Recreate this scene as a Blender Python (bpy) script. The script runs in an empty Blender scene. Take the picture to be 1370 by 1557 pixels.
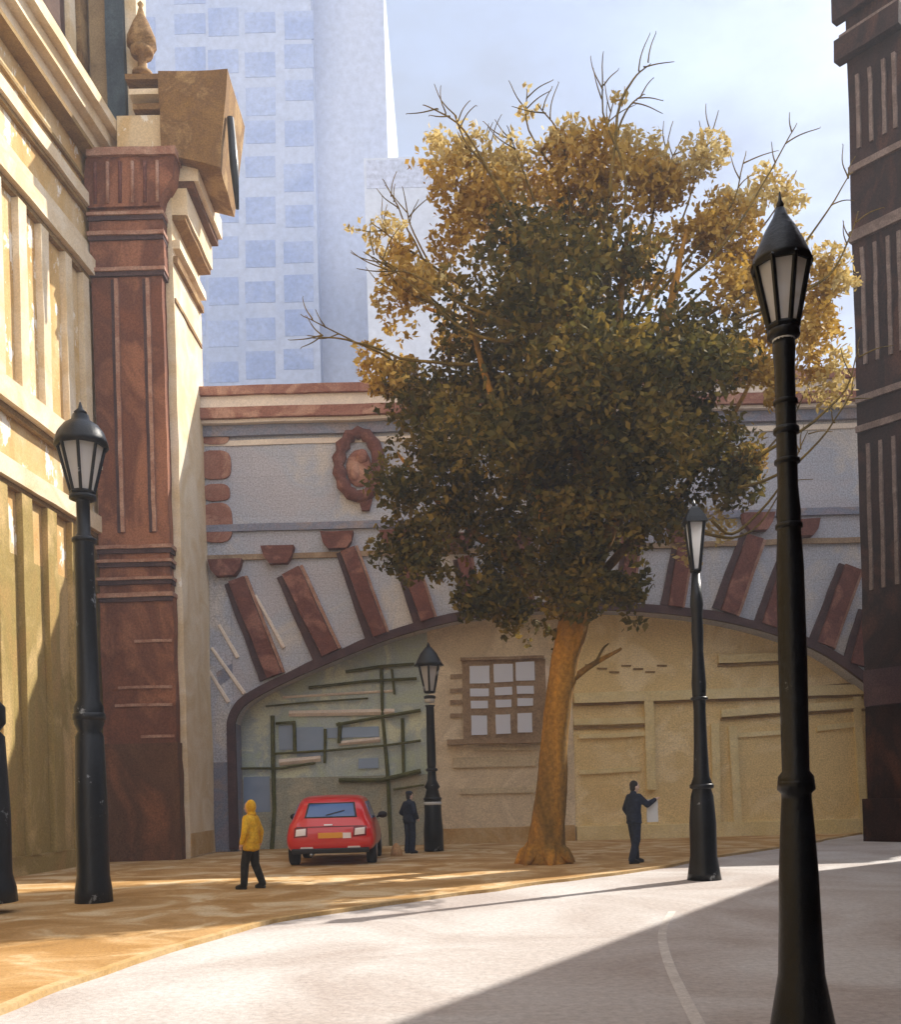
import bpy, bmesh, math, random
import numpy as np
from mathutils import Vector, Matrix, noise
from mathutils.bvhtree import BVHTree
R = math.radians
C = bpy.context.scene.collection
SC = bpy.context.scene
rnd = random.Random(7)

# ------------------------------------------------------------------ camera
FPX, CX, HY, EYE, ROLL = 1500.0, 685.0, 1205.0, 1.7, R(1.6)
cam_d = bpy.data.cameras.new('camera'); cam = bpy.data.objects.new('camera', cam_d); C.objects.link(cam)
cam_d.sensor_fit = 'HORIZONTAL'; cam_d.sensor_width = 36.0; cam_d.lens = 36.0*FPX/1370
cam_d.shift_y = (HY-778.5)/1370; cam_d.clip_end = 6000; cam_d.clip_start = .1
cr, sr = math.cos(ROLL), math.sin(ROLL)
cam.matrix_world = Matrix(((cr, sr, 0, 0), (0, 0, -1, 0), (-sr, cr, 0, EYE), (0, 0, 0, 1)))
SC.camera = cam

# ------------------------------------------------------------------ light
SUN_AZ, SUN_EL = 53.5, 41.0                 # azimuth clockwise from +Y
w = bpy.data.worlds.new('World'); SC.world = w; w.use_nodes = True
nt = w.node_tree; nt.nodes.clear()
out = nt.nodes.new('ShaderNodeOutputWorld'); bg = nt.nodes.new('ShaderNodeBackground')
sky = nt.nodes.new('ShaderNodeTexSky'); sky.sky_type = 'NISHITA'; sky.sun_disc = False
sky.sun_elevation = R(SUN_EL); sky.sun_rotation = R(SUN_AZ); sky.air_density = 1.0; sky.dust_density = 1.2; sky.ozone_density = 1.5
tc = nt.nodes.new('ShaderNodeTexCoord'); mp = nt.nodes.new('ShaderNodeMapping'); mp.inputs['Scale'].default_value = (1, 1, 2.2)
nz = nt.nodes.new('ShaderNodeTexNoise'); nz.inputs['Scale'].default_value = 2.3; nz.inputs['Detail'].default_value = 7; nz.inputs['Roughness'].default_value = .62
rp = nt.nodes.new('ShaderNodeValToRGB'); rp.color_ramp.elements[0].position = .36; rp.color_ramp.elements[1].position = .62
rp.color_ramp.elements[0].color = (.45, .45, .45, 1); rp.color_ramp.elements[1].color = (.98, .98, .98, 1)
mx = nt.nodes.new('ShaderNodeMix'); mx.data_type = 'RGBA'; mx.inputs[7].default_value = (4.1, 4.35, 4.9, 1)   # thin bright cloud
L = nt.links.new
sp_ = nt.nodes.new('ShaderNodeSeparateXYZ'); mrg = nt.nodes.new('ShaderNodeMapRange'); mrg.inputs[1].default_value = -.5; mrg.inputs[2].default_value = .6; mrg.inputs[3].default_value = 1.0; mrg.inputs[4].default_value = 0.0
cm_ = nt.nodes.new('ShaderNodeMix'); cm_.data_type = 'RGBA'; cm_.inputs[6].default_value = (1.38, 1.62, 2.15, 1); cm_.inputs[7].default_value = (5.2, 4.95, 4.75, 1)   # brighter cloud behind the camera, added as fill light
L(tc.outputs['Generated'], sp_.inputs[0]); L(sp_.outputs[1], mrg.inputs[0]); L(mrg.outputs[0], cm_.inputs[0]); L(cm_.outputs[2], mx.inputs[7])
L(tc.outputs['Generated'], mp.inputs[0]); L(mp.outputs[0], nz.inputs['Vector']); L(nz.outputs[0], rp.inputs[0])
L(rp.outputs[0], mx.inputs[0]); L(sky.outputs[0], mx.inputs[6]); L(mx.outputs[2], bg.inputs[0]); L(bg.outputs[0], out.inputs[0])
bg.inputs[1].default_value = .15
sd = bpy.data.lights.new('sun', 'SUN'); sun = bpy.data.objects.new('sun', sd); C.objects.link(sun)
sd.energy = 4.0; sd.angle = R(.6); sd.color = (1, .94, .84)
sv = Vector((math.sin(R(SUN_AZ))*math.cos(R(SUN_EL)), math.cos(R(SUN_AZ))*math.cos(R(SUN_EL)), math.sin(R(SUN_EL))))
sun.rotation_euler = sv.to_track_quat('Z', 'Y').to_euler(); sun.location = (0, 0, 60)
SC.view_settings.view_transform = 'Standard'; SC.view_settings.look = 'None'
SC.view_settings.gamma = 1; SC.view_settings.exposure = 1.3

# ------------------------------------------------------------------ pixel <-> place
def ray(px, py):
    u, v = px-CX, HY-py
    return (u*cr+v*sr)/FPX, (-u*sr+v*cr)/FPX
def P(px, py, Y, z0=None):
    a, b = ray(px, py); return Vector((a*Y, Y, EYE+b*Y))
def G(px, py, z=0.0):
    a, b = ray(px, py); Y = (z-EYE)/b; return Vector((a*Y, Y, z))
FA, FB = -11.976, .08                         # facade plane X = FA + FB*Y
def FAC(px, py):
    a, b = ray(px, py); Y = FA/(a-FB); return Y, EYE+b*Y

# ------------------------------------------------------------------ helpers
def lin(h, k=1.0):
    h = h.lstrip('#'); c = [int(h[i:i+2], 16)/255 for i in (0, 2, 4)]
    return tuple(k*((x/12.92) if x <= .04045 else ((x+.055)/1.055)**2.4) for x in c)+(1,)
MATS = {}
def wash(name, c1, c2, scale=.5, grain=.10, flecks=0.0, fleck_col=(.85, .84, .80, 1), rough=.9, stretch=(1, 1, 1), bump=.25, c3=None, spec=.2, lo=.38, hi=.62, gscale=22, joints=None):
    if name in MATS: return MATS[name]
    m = bpy.data.materials.new(name); m.use_nodes = True; t = m.node_tree; n = t.nodes; l = t.links.new
    b = n['Principled BSDF']; b.inputs['Roughness'].default_value = rough; b.inputs['Specular IOR Level'].default_value = spec
    co = n.new('ShaderNodeTexCoord'); mp = n.new('ShaderNodeMapping'); mp.inputs['Scale'].default_value = stretch
    l(co.outputs['Object'], mp.inputs[0])
    n1 = n.new('ShaderNodeTexNoise'); n1.inputs['Scale'].default_value = scale; n1.inputs['Detail'].default_value = 6; n1.inputs['Roughness'].default_value = .6; n1.inputs['Distortion'].default_value = .9
    l(mp.outputs[0], n1.inputs['Vector'])
    r1 = n.new('ShaderNodeValToRGB'); e = r1.color_ramp.elements; e[0].position = lo; e[1].position = hi; e[0].color = c1; e[1].color = c2
    if c3: x = r1.color_ramp.elements.new((lo+hi)/2); x.color = c3
    l(n1.outputs[0], r1.inputs[0]); col = r1.outputs[0]
    n2 = n.new('ShaderNodeTexNoise'); n2.inputs['Scale'].default_value = gscale; n2.inputs['Detail'].default_value = 4; n2.inputs['Roughness'].default_value = .7
    l(co.outputs['Object'], n2.inputs['Vector'])
    mr = n.new('ShaderNodeMapRange'); mr.inputs[1].default_value = .3; mr.inputs[2].default_value = .7; mr.inputs[3].default_value = 1-grain*3; mr.inputs[4].default_value = 1+grain*3
    l(n2.outputs[0], mr.inputs[0])
    mm = n.new('ShaderNodeMix'); mm.data_type = 'RGBA'; mm.blend_type = 'MULTIPLY'; mm.inputs[0].default_value = 1
    l(col, mm.inputs[6]); l(mr.outputs[0], mm.inputs[7]); col = mm.outputs[2]
    if flecks > 0:
        n3 = n.new('ShaderNodeTexNoise'); n3.inputs['Scale'].default_value = 1.7; n3.inputs['Detail'].default_value = 8; n3.inputs['Roughness'].default_value = .68
        l(mp.outputs[0], n3.inputs['Vector'])
        r3 = n.new('ShaderNodeValToRGB'); r3.color_ramp.elements[0].position = .70-flecks; r3.color_ramp.elements[1].position = .73-flecks
        l(n3.outputs[0], r3.inputs[0]); m3 = n.new('ShaderNodeMix'); m3.data_type = 'RGBA'; m3.inputs[7].default_value = fleck_col
        l(r3.outputs[0], m3.inputs[0]); l(col, m3.inputs[6]); col = m3.outputs[2]
    h = n2.outputs[0]
    if joints:                                # faint masonry joints (course length, course height, axis map)
        cm = n.new('ShaderNodeMapping'); cm.inputs['Rotation'].default_value = joints[2]
        l(co.outputs['Object'], cm.inputs[0])
        bk = n.new('ShaderNodeTexBrick'); bk.inputs['Scale'].default_value = 1; bk.inputs['Brick Width'].default_value = joints[0]; bk.inputs['Row Height'].default_value = joints[1]
        bk.inputs['Mortar Size'].default_value = .012; bk.inputs['Mortar Smooth'].default_value = .6; bk.inputs['Color1'].default_value = (1, 1, 1, 1); bk.inputs['Color2'].default_value = (.86, .86, .88, 1); bk.inputs['Mortar'].default_value = (.62, .6, .6, 1)
        l(cm.outputs[0], bk.inputs['Vector'])
        mj = n.new('ShaderNodeMix'); mj.data_type = 'RGBA'; mj.blend_type = 'MULTIPLY'; mj.inputs[0].default_value = joints[3]
        l(col, mj.inputs[6]); l(bk.outputs[0], mj.inputs[7]); col = mj.outputs[2]
    l(col, b.inputs['Base Color'])
    bp = n.new('ShaderNodeBump'); bp.inputs['Strength'].default_value = bump; bp.inputs['Distance'].default_value = .03
    l(h, bp.inputs['Height']); l(bp.outputs[0], b.inputs['Normal'])
    MATS[name] = m; return m
def plain(name, c, rough=.5, metal=0, spec=.5, coat=0, trans=0, emit=None):
    if name in MATS: return MATS[name]
    m = bpy.data.materials.new(name); m.use_nodes = True; b = m.node_tree.nodes['Principled BSDF']
    b.inputs['Base Color'].default_value = c; b.inputs['Roughness'].default_value = rough; b.inputs['Metallic'].default_value = metal
    b.inputs['Specular IOR Level'].default_value = spec; b.inputs['Coat Weight'].default_value = coat; b.inputs['Transmission Weight'].default_value = trans
    MATS[name] = m; return m

def root_loc(o):
    while o.parent: o = o.parent
    return Vector(o.location)
def tag(o, label=None, cat=None, group=None, kind=None):
    if label: o['label'] = label
    if cat: o['category'] = cat
    if group: o['group'] = group
    if kind: o['kind'] = kind
    return o
def thing(name, loc, label, cat, group=None):
    o = bpy.data.objects.new(name, None); C.objects.link(o); o.location = loc; o.empty_display_size = .3
    return tag(o, label, cat, group)
class MB:
    def __init__(s): s.bm = bmesh.new()
    def box(s, x0, x1, y0, y1, z0, z1):
        return s.hexa([(x0, y0, z0), (x1, y0, z0), (x1, y1, z0), (x0, y1, z0), (x0, y0, z1), (x1, y0, z1), (x1, y1, z1), (x0, y1, z1)])
    def hexa(s, pts):
        v = [s.bm.verts.new(p) for p in pts]
        for f in ((0, 3, 2, 1), (4, 5, 6, 7), (0, 1, 5, 4), (1, 2, 6, 5), (2, 3, 7, 6), (3, 0, 4, 7)): s.bm.faces.new([v[i] for i in f])
        return s
    def fac(s, Ya, Yb, t0, t1, z0, z1):        # box on the left facade plane, t = distance out to the street
        def q(Y, t, z): return (FA+FB*Y+t, Y, z)
        return s.hexa([q(Ya, t1, z0), q(Ya, t0, z0), q(Yb, t0, z0), q(Yb, t1, z0), q(Ya, t1, z1), q(Ya, t0, z1), q(Yb, t0, z1), q(Yb, t1, z1)])
    def obox(s, o, ux, uy, uz, lx, ly, lz):
        o, ux, uy, uz = map(Vector, (o, ux, uy, uz))
        q = lambda a, b, c: tuple(o+ux*a*lx+uy*b*ly+uz*c*lz)
        return s.hexa([q(0, 0, 0), q(1, 0, 0), q(1, 1, 0), q(0, 1, 0), q(0, 0, 1), q(1, 0, 1), q(1, 1, 1), q(0, 1, 1)])
    def prism(s, pts, y0, y1):                 # polygon of (x, z) extruded along Y
        a = [s.bm.verts.new((x, y0, z)) for x, z in pts]; b = [s.bm.verts.new((x, y1, z)) for x, z in pts]
        s.bm.faces.new(a); s.bm.faces.new(b[::-1]); n = len(pts)
        for i in range(n): s.bm.faces.new((a[i], b[i], b[(i+1) % n], a[(i+1) % n]))
        return s
    def slab(s, pts, z0, z1):                  # polygon of (x, y) extruded along Z
        a = [s.bm.verts.new((x, y, z0)) for x, y in pts]; b = [s.bm.verts.new((x, y, z1)) for x, y in pts]
        s.bm.faces.new(a[::-1]); s.bm.faces.new(b); n = len(pts)
        for i in range(n): s.bm.faces.new((a[i], a[(i+1) % n], b[(i+1) % n], b[i]))
        return s
    def tube(s, pts, rad, n=10, caps=True, sx=1.0, sy=1.0):
        pts = [Vector(p) for p in pts]; rings = []; prev = None
        for i, p in enumerate(pts):
            d = (pts[min(i+1, len(pts)-1)]-pts[max(i-1, 0)])
            d = d.normalized() if d.length > 1e-9 else Vector((0, 0, 1))
            a = prev if prev is not None else (Vector((1, 0, 0)) if abs(d.x) < .8 else Vector((0, 1, 0)))
            a = (a-d*a.dot(d)); a = a.normalized() if a.length > 1e-6 else Vector((0, 1, 0)); b = d.cross(a); prev = a
            r = rad[i] if hasattr(rad, '__len__') else rad
            rings.append([s.bm.verts.new(p+(a*math.cos(2*math.pi*k/n)*sx+b*math.sin(2*math.pi*k/n)*sy)*r) for k in range(n)])
        for A, B in zip(rings, rings[1:]):
            for k in range(n): s.bm.faces.new((A[k], A[(k+1) % n], B[(k+1) % n], B[k]))
        if caps: s.bm.faces.new(rings[0][::-1]); s.bm.faces.new(rings[-1])
        return s
    def lathe(s, c, prof, n=20, rot=0.0):      # prof of (r, z) from the base upward
        rings = [[s.bm.verts.new((c[0]+r*math.cos(rot+2*math.pi*k/n), c[1]+r*math.sin(rot+2*math.pi*k/n), c[2]+z)) for k in range(n)] for r, z in prof]
        for A, B in zip(rings, rings[1:]):
            for k in range(n): s.bm.faces.new((A[k], A[(k+1) % n], B[(k+1) % n], B[k]))
        s.bm.faces.new(rings[0][::-1]); s.bm.faces.new(rings[-1]); return s
    def capsule(s, p0, r0, p1, r1, n=12):
        p0, p1 = Vector(p0), Vector(p1); d = (p1-p0); dn = d.normalized() if d.length > 1e-6 else Vector((0, 0, 1))
        pts, rad = [], []
        for a in (-80, -55, -30): pts.append(p0+dn*r0*math.sin(R(a))); rad.append(r0*math.cos(R(a)))
        pts += [p0, p1]; rad += [r0, r1]
        for a in (30, 55, 80): pts.append(p1+dn*r1*math.sin(R(a))); rad.append(r1*math.cos(R(a)))
        return s.tube(pts, rad, n)
    def ell(s, c, r, u=14, v=9, M=None):
        m = Matrix.Translation(c) @ (M if M else Matrix()) @ Matrix.Diagonal((r[0], r[1], r[2], 1))
        bmesh.ops.create_uvsphere(s.bm, u_segments=u, v_segments=v, radius=1, matrix=m); return s
    def rough(s, cell=.6, amp=.03, freq=1.1, along=None):
        for _ in range(6):
            es = [e for e in s.bm.edges if e.calc_length() > cell*1.6]
            if not es or len(s.bm.verts) > 30000: break
            bmesh.ops.subdivide_edges(s.bm, edges=es, cuts=1, use_grid_fill=True)
        bmesh.ops.triangulate(s.bm, faces=[f for f in s.bm.faces if len(f.verts) > 4])
        for v in s.bm.verts:
            d = noise.noise_vector(v.co*freq)+noise.noise_vector(v.co*freq*3.1)*.5
            v.co += d*amp
        return s
    def build(s, name, mat, parent=None, smooth=False, bev=0, loc=None):
        bmesh.ops.recalc_face_normals(s.bm, faces=s.bm.faces)
        off = root_loc(parent) if parent else (Vector(loc) if loc else Vector((0, 0, 0)))
        me = bpy.data.meshes.new(name)
        if off.length: bmesh.ops.translate(s.bm, verts=s.bm.verts, vec=-off)
        s.bm.to_mesh(me); s.bm.free()
        o = bpy.data.objects.new(name, me); C.objects.link(o); me.materials.append(mat)
        if parent: o.parent = parent
        elif loc: o.location = loc
        if smooth:
            for p in me.polygons: p.use_smooth = True
        if bev:
            b = o.modifiers.new('bevel', 'BEVEL'); b.width = bev; b.segments = 2; b.limit_method = 'ANGLE'; b.angle_limit = R(40)
        return o

# ------------------------------------------------------------------ materials
M_road = wash('road_surface', lin('d4c8c2', .60), lin('dedad8', .72), c3=lin('d8d0cc', .67), scale=.35, grain=.06, bump=.4, gscale=14, rough=.92)
M_pave = wash('ochre_paving', lin('a27c4a'), lin('ceb894'), c3=lin('b69262'), scale=.8, grain=.07, flecks=-.03, fleck_col=lin('e8dac0', .9), bump=.3, joints=(.9, .6, (0, 0, R(12)), .3))
M_kerb = wash('kerb_stone', lin('c2a880'), lin('b4925e'), scale=1.2, grain=.06)
M_ground = wash('far_ground', lin('9a9080'), lin('857c6c'), scale=.1)
M_ochre = wash('ochre_render', lin('d2a668', .82), lin('e8d0a8', .84), c3=lin('dcb87e', .83), scale=.55, grain=.06, flecks=.14, fleck_col=lin('f4ecde', .95), stretch=(1, 1, .55), lo=.36, hi=.64)
M_ochre_lt = wash('cream_moulding', lin('e4cba2', .85), lin('f0e0c6', .87), scale=.8, grain=.05, flecks=.03, fleck_col=lin('f4ece0'))
M_ochre_shade = wash('ochre_render_shaded', lin('b4935a', .85), lin('ceb07a', .85), c3=lin('a48e54', .85), scale=.5, grain=.09, flecks=.0, fleck_col=lin('ece6dc', .95), stretch=(1, 1, .5))  # darker ochre: the shade on the lower facade put into the colour
M_line = wash('dark_brown_line', lin('846a44'), lin('9a8054'), scale=1, grain=.12)  # brown strips below mouldings and beside pilasters
M_brown = wash('red_sandstone', lin('7c4e3a'), lin('96664e'), c3=lin('6c4638'), scale=.7, grain=.12, stretch=(1, 1, .5), bump=.4)
M_brown_dk = wash('dark_sandstone', lin('6a4c38'), lin('84583f'), c3=lin('604434'), scale=.6, grain=.14, stretch=(1, 1, .5), bump=.4)
M_brown_lt = wash('pale_sandstone_highlight', lin('ac8a78'), lin('946a58'), scale=2, grain=.12)  # pale sandstone, also used for highlights painted on pier and ribs
M_umber = wash('umber_stone', lin('8a6a40'), lin('a2845a'), c3=lin('785a38'), scale=.8, grain=.12, bump=.4)
M_attic = wash('attic_stone', lin('7c6850'), lin('9a8464'), scale=.8, grain=.1)
M_attic_dk = wash('shuttered_window', lin('4a3630'), lin('5c463c'), scale=1.5, grain=.1)
M_slate = wash('slate_blue_lead', lin('34404c'), lin('4c5a62'), scale=1, grain=.12, rough=.6)
M_bridge = wash('blue_grey_granite', lin('b2b0b8'), lin('c2bcb8'), c3=lin('acb0bc'), scale=.45, grain=.15, bump=.45, joints=(1.3, .62, (R(90), 0, 0), .45))
M_bridge_lt = wash('pale_coping', lin('e6d8c8'), lin('d6c8bc'), scale=.8, grain=.06)
M_bridge_rd = wash('red_stone_band', lin('9a6e5e'), lin('b08874'), c3=lin('8a5c4e'), scale=.9, grain=.11)
M_vous = wash('red_voussoir', lin('744a40'), lin('8a6054'), c3=lin('643e38'), scale=1.2, grain=.14, bump=.5)
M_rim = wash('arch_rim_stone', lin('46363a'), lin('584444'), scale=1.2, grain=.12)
M_pier = wash('mauve_pier_stone', lin('8a8490'), lin('968a8a'), c3=lin('7c8294'), scale=.8, grain=.12)
M_green = wash('verdigris_glass', lin('b0bca8'), lin('d0d4ba'), c3=lin('a8b4b4'), scale=.7, grain=.10, rough=.45, spec=.5)
M_greenlow = wash('grey_green_panel', lin('a49e8a'), lin('b2ac98'), c3=lin('989a8e'), scale=.9, grain=.12)
M_frame = wash('mossy_green_iron', lin('4c4e2c'), lin('626238'), scale=2, grain=.15)
M_plast = wash('warm_grey_plaster', lin('d8c8ae'), lin('e4d6be'), c3=lin('cebfa8'), scale=.6, grain=.09, joints=(1.1, .55, (R(90), 0, 0), .12))
M_yell = wash('yellow_limestone', lin('e8d09a'), lin('f0deb6'), c3=lin('e0c994'), scale=.6, grain=.10, joints=(1.2, .6, (R(90), 0, 0), .15))
M_yell_lt = wash('pale_yellow_moulding', lin('e6d8ae'), lin('dccb98'), scale=1, grain=.07)
M_pane = plain('sky_blue_pane', lin('d6def2'), rough=.25, spec=.6)
M_trimg = wash('brown_sill', lin('8c7660'), lin('a08a72'), scale=2, grain=.12)
M_bark = wash('bark', lin('6c5428'), lin('be8634'), c3=lin('906a2e'), scale=1.1, grain=.12, stretch=(1, 1, .25), bump=.7, gscale=12)
M_twig = wash('twig_bark', lin('54461e'), lin('7a6228'), scale=2, grain=.15)
M_black = wash('black_iron', lin('0b0e13'), lin('171c24'), scale=1.5, grain=.12, rough=.36, spec=.35, bump=.2, flecks=.09, fleck_col=lin('8c9298'))  # flecks: worn pale paint, and highlights painted into the colour
M_opal = plain('opal_lamp_glass', lin('eef0f6'), rough=.22, spec=.6)
_t = M_opal.node_tree; _tr = _t.nodes.new('ShaderNodeBsdfTranslucent'); _tr.inputs[0].default_value = (.97, .98, 1, 1); _mx = _t.nodes.new('ShaderNodeMixShader'); _mx.inputs[0].default_value = .6
_t.links.new(_t.nodes['Principled BSDF'].outputs[0], _mx.inputs[1]); _t.links.new(_tr.outputs[0], _mx.inputs[2]); _tp = _t.nodes.new('ShaderNodeBsdfTransparent'); _m2 = _t.nodes.new('ShaderNodeMixShader'); _m2.inputs[0].default_value = .4; _t.links.new(_mx.outputs[0], _m2.inputs[1]); _t.links.new(_tp.outputs[0], _m2.inputs[2]); _t.links.new(_m2.outputs[0], _t.nodes['Material Output'].inputs[0])
M_lead = plain('pale_painted_collar', lin('c8ccd0'), rough=.5)
M_navy = wash('navy_cloth', lin('1c2436'), lin('2a3348'), scale=6, grain=.12, rough=.85)
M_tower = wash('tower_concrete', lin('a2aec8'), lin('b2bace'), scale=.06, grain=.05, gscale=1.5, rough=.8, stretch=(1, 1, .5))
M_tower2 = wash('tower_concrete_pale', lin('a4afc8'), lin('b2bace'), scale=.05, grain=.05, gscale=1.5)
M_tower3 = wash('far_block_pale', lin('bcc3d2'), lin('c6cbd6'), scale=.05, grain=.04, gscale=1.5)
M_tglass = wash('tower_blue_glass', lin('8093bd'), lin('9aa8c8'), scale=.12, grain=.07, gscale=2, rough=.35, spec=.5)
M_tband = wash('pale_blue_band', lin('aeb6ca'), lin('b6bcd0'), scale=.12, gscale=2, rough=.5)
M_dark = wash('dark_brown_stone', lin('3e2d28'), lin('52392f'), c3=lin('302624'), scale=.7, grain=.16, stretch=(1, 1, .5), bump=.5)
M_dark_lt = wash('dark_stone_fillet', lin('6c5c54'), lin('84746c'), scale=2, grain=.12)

# ------------------------------------------------------------------ ground
g = MB(); g.box(-600, 600, -60, 900, -.5, -.006); tag(g.build('ground', M_ground), kind='structure')
g = MB()
g.bm.faces.new([g.bm.verts.new(p) for p in ((-60, -20, 0), (60, -20, 0), (60, 60, 0), (-60, 60, 0))])
tag(g.build('road', M_road), kind='structure')
edge_px = [(-60, 1566), (0, 1541), (90, 1507), (180, 1474), (320, 1428), (460, 1394), (600, 1376), (760, 1352), (900, 1335), (1000, 1322), (1110, 1300), (1220, 1285), (1325, 1264)]
edge = [G(x, y, 0) for x, y in edge_px]
edge = [Vector((edge[0].x-6, edge[0].y-3.5, 0))]+edge+[edge[-1]+Vector((6, 6, 0))]
def chaikin(p, k=2):
    for _ in range(k):
        q = [p[0]]
        for a, b in zip(p, p[1:]): q += [a*.75+b*.25, a*.25+b*.75]
        p = q+[p[-1]]
    return p
edge = chaikin(edge, 3)
for _p in edge: _p += Vector((noise.noise(_p*.8), noise.noise(_p*.8+Vector((9, 0, 0))), 0))*.18
KZ = .045
inner = []
for i, p in enumerate(edge):
    d = (edge[min(i+1, len(edge)-1)]-edge[max(i-1, 0)]).normalized(); inner.append(p+Vector((-d.y, d.x, 0))*.12)
g = MB(); g.slab([(p.x, p.y) for p in inner]+[(20, 50), (-40, 50), (-40, 3)], -.3, KZ)
tag(g.build('pavement', M_pave), kind='structure')
g = MB()
for i in range(len(edge)-1):
    a, b, c, d = edge[i], edge[i+1], inner[i+1], inner[i]
    g.hexa([(a.x, a.y, -.2), (b.x, b.y, -.2), (c.x, c.y, -.2), (d.x, d.y, -.2), (a.x, a.y, KZ+.012), (b.x, b.y, KZ+.012), (c.x, c.y, KZ+.012), (d.x, d.y, KZ+.012)])
tag(g.build('kerb', M_kerb), kind='structure')
# worn pale line on the carriageway
g = MB(); lp = chaikin([G(x, y, .004) for x, y in ((1022, 1385), (1004, 1415), (1014, 1460), (1040, 1515), (1072, 1575), (1110, 1640))], 3)
for a, b in zip(lp, lp[1:]):
    g.bm.faces.new([g.bm.verts.new(q) for q in (a+Vector((-.05, 0, 0)), a+Vector((.05, 0, 0)), b+Vector((.05, 0, 0)), b+Vector((-.05, 0, 0)))])
tag(g.build('road_line', wash('worn_road_paint', lin('e0dad4', .85), lin('d4ccc6', .75), scale=2, grain=.06)), kind='structure')

# ------------------------------------------------------------------ left classical building
def FZ(py, px=60): return FAC(px, py)[1]
bld = thing('classical_building', (-10.5, 24, 0), 'tall ochre and cream classical building with a red sandstone pier, at the left', 'building')
Y0, Y1 = -24.0, 29.6
zA, zB, zC, zD, zE, zF = 20.9, 19.9, 18.4, 16.8, 11.5, 9.5
g = MB(); g.fac(Y0, Y1, -9, 0, 7.6, 20.4).build('wall', M_ochre, bld)
tag(MB().fac(Y0, Y1, -9, .002, -.2, 7.6).build('lower_wall', M_ochre_shade, bld), 'ochre ground floor wall with shade painted into its colour')
cor = MB()
for (z0, z1, t) in ((zB, zB+.35, .35), (zB+.35, zA-.3, .62), (zA-.3, zA, .85)): cor.fac(Y0, 28.6, -.4, t, z0, z1)
cor = cor.rough(.9, .02).build('cornice', M_ochre_lt, bld)
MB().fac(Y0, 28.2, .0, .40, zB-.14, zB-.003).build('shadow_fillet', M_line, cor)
for z0, z1, t in ((zC-.15, zC+.2, .22), (zD-.45, zD, .30), (zE-.55, zE, .34), (zF-.3, zF+.15, .28), (14.9+2.1, 17.3, .1)):
    MB().fac(Y0, 28.0, 0, t, z0, z1).rough(.9, .018).build('string_course', M_ochre_lt, bld)
for z0, z1, t in ((zC-.27, zC-.153, .12), (zD-.60, zD-.453, .14), (zE-.70, zE-.553, .16), (zF-.42, zF-.303, .14), (zB-.9, zB-.8, .1)):
    MB().fac(Y0, 28.0, 0, t, z0, z1).rough(.9, .012).build('dark_fillet', M_line, bld)
# pilaster strips of the two storeys, light face with a dark reveal beside each
for px in (-48, -12, 26, 60, 96, 122):
    Ya = FAC(px, 470)[0]
    MB().fac(Ya-.16, Ya+.22, 0, .17, zE+.003, zD-.61).rough(.9, .02).build('pilaster', M_ochre_lt, bld)
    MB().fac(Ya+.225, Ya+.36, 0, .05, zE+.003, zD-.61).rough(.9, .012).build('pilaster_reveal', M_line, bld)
for px in (-40, 0, 38, 76, 112):
    Ya = FAC(px, 1050)[0]
    MB().fac(Ya-.2, Ya+.28, 0, .16, .5, zF-.43).rough(.9, .025).build('pilaster', M_ochre_shade, bld)
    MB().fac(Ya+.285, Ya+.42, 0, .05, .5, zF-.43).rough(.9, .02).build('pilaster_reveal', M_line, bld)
MB().fac(Y0, 28, 0, .12, -.1, .5).rough(.9, .015).build('plinth', M_ochre_shade, bld)
# attic storey above the cornice
att = MB().fac(Y0, 29.0, -6, -.5, 20.4, 31).build('attic_wall', M_attic, bld)
for (pa, pb, ya, yb) in ((45, 104, 48, 175), (40, 108, -90, 22), (-20, 30, -60, 40)):
    Ya = FAC(pa, 0)[0]+.4; Yb = FAC(pb, 0)[0]+.5
    MB().fac(Ya, Yb, -.52, -.42, FAC((pa+pb)/2, yb)[1]+.1, FAC((pa+pb)/2, ya)[1]).rough(.6, .03).build('window', M_attic_dk, bld)
for px, mt, wd in ((112, M_ochre_lt, .35), (128, M_umber, .5), (144, M_ochre_lt, .3)):
    Ya = FAC(px, 80)[0]+.5; MB().fac(Ya, Ya+wd, -.5, -.3, 20.9, 31).rough(.9, .02).build('attic_pilaster', mt, bld)
q = P(176, 80, 28.6)
MB().box(q.x-.75, q.x-.24, 28.6, 29.3, 20.9, 31).rough(.9, .02).build('attic_corner', M_attic, bld)
MB().box(q.x-.22, q.x+.28, 28.4, 29.4, 20.9, 31).rough(.9, .03).build('lead_downpipe_casing', M_slate, bld)
MB().box(q.x+.3, q.x+.62, 28.6, 29.6, 20.0, 31).rough(.9, .03).build('corner_strip', M_ochre_lt, bld)
# sandstone pier facing the viewer
YP = 27.5
def PX(px, py, Y=YP): return P(px, py, Y).x
def PZ(py, px=210, Y=YP): return P(px, py, Y).z
xl, xr = -9.62, -7.62
pier = MB().box(xl+.02, xr-.02, YP, 29.5, -.1, PZ(412)).rough(.6, .03).build('sandstone_pier', M_brown, bld)
MB().box(xl-.05, xr+.08, YP-.05, 29.5, -.1, PZ(1130)).rough(.5, .035).build('pier_base', M_brown_dk, pier)
MB().box(xl+.0, xr+.03, YP-.02, 29.5, PZ(1130)+.003, PZ(908)).rough(.5, .035).build('pier_pedestal', M_brown, pier)
zt, zb = PZ(243), PZ(318)
g = MB(); g.prism([(xl, zb), (xr, zb), (xr+.1, zb+.35), (xr+.38, zb+.8), (xr+.45, zt), (xl-.02, zt), (xl-.08, zb+.8)], YP-.12, 29.6)
cap = g.rough(.4, .02).build('capital', M_brown, pier)
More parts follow.
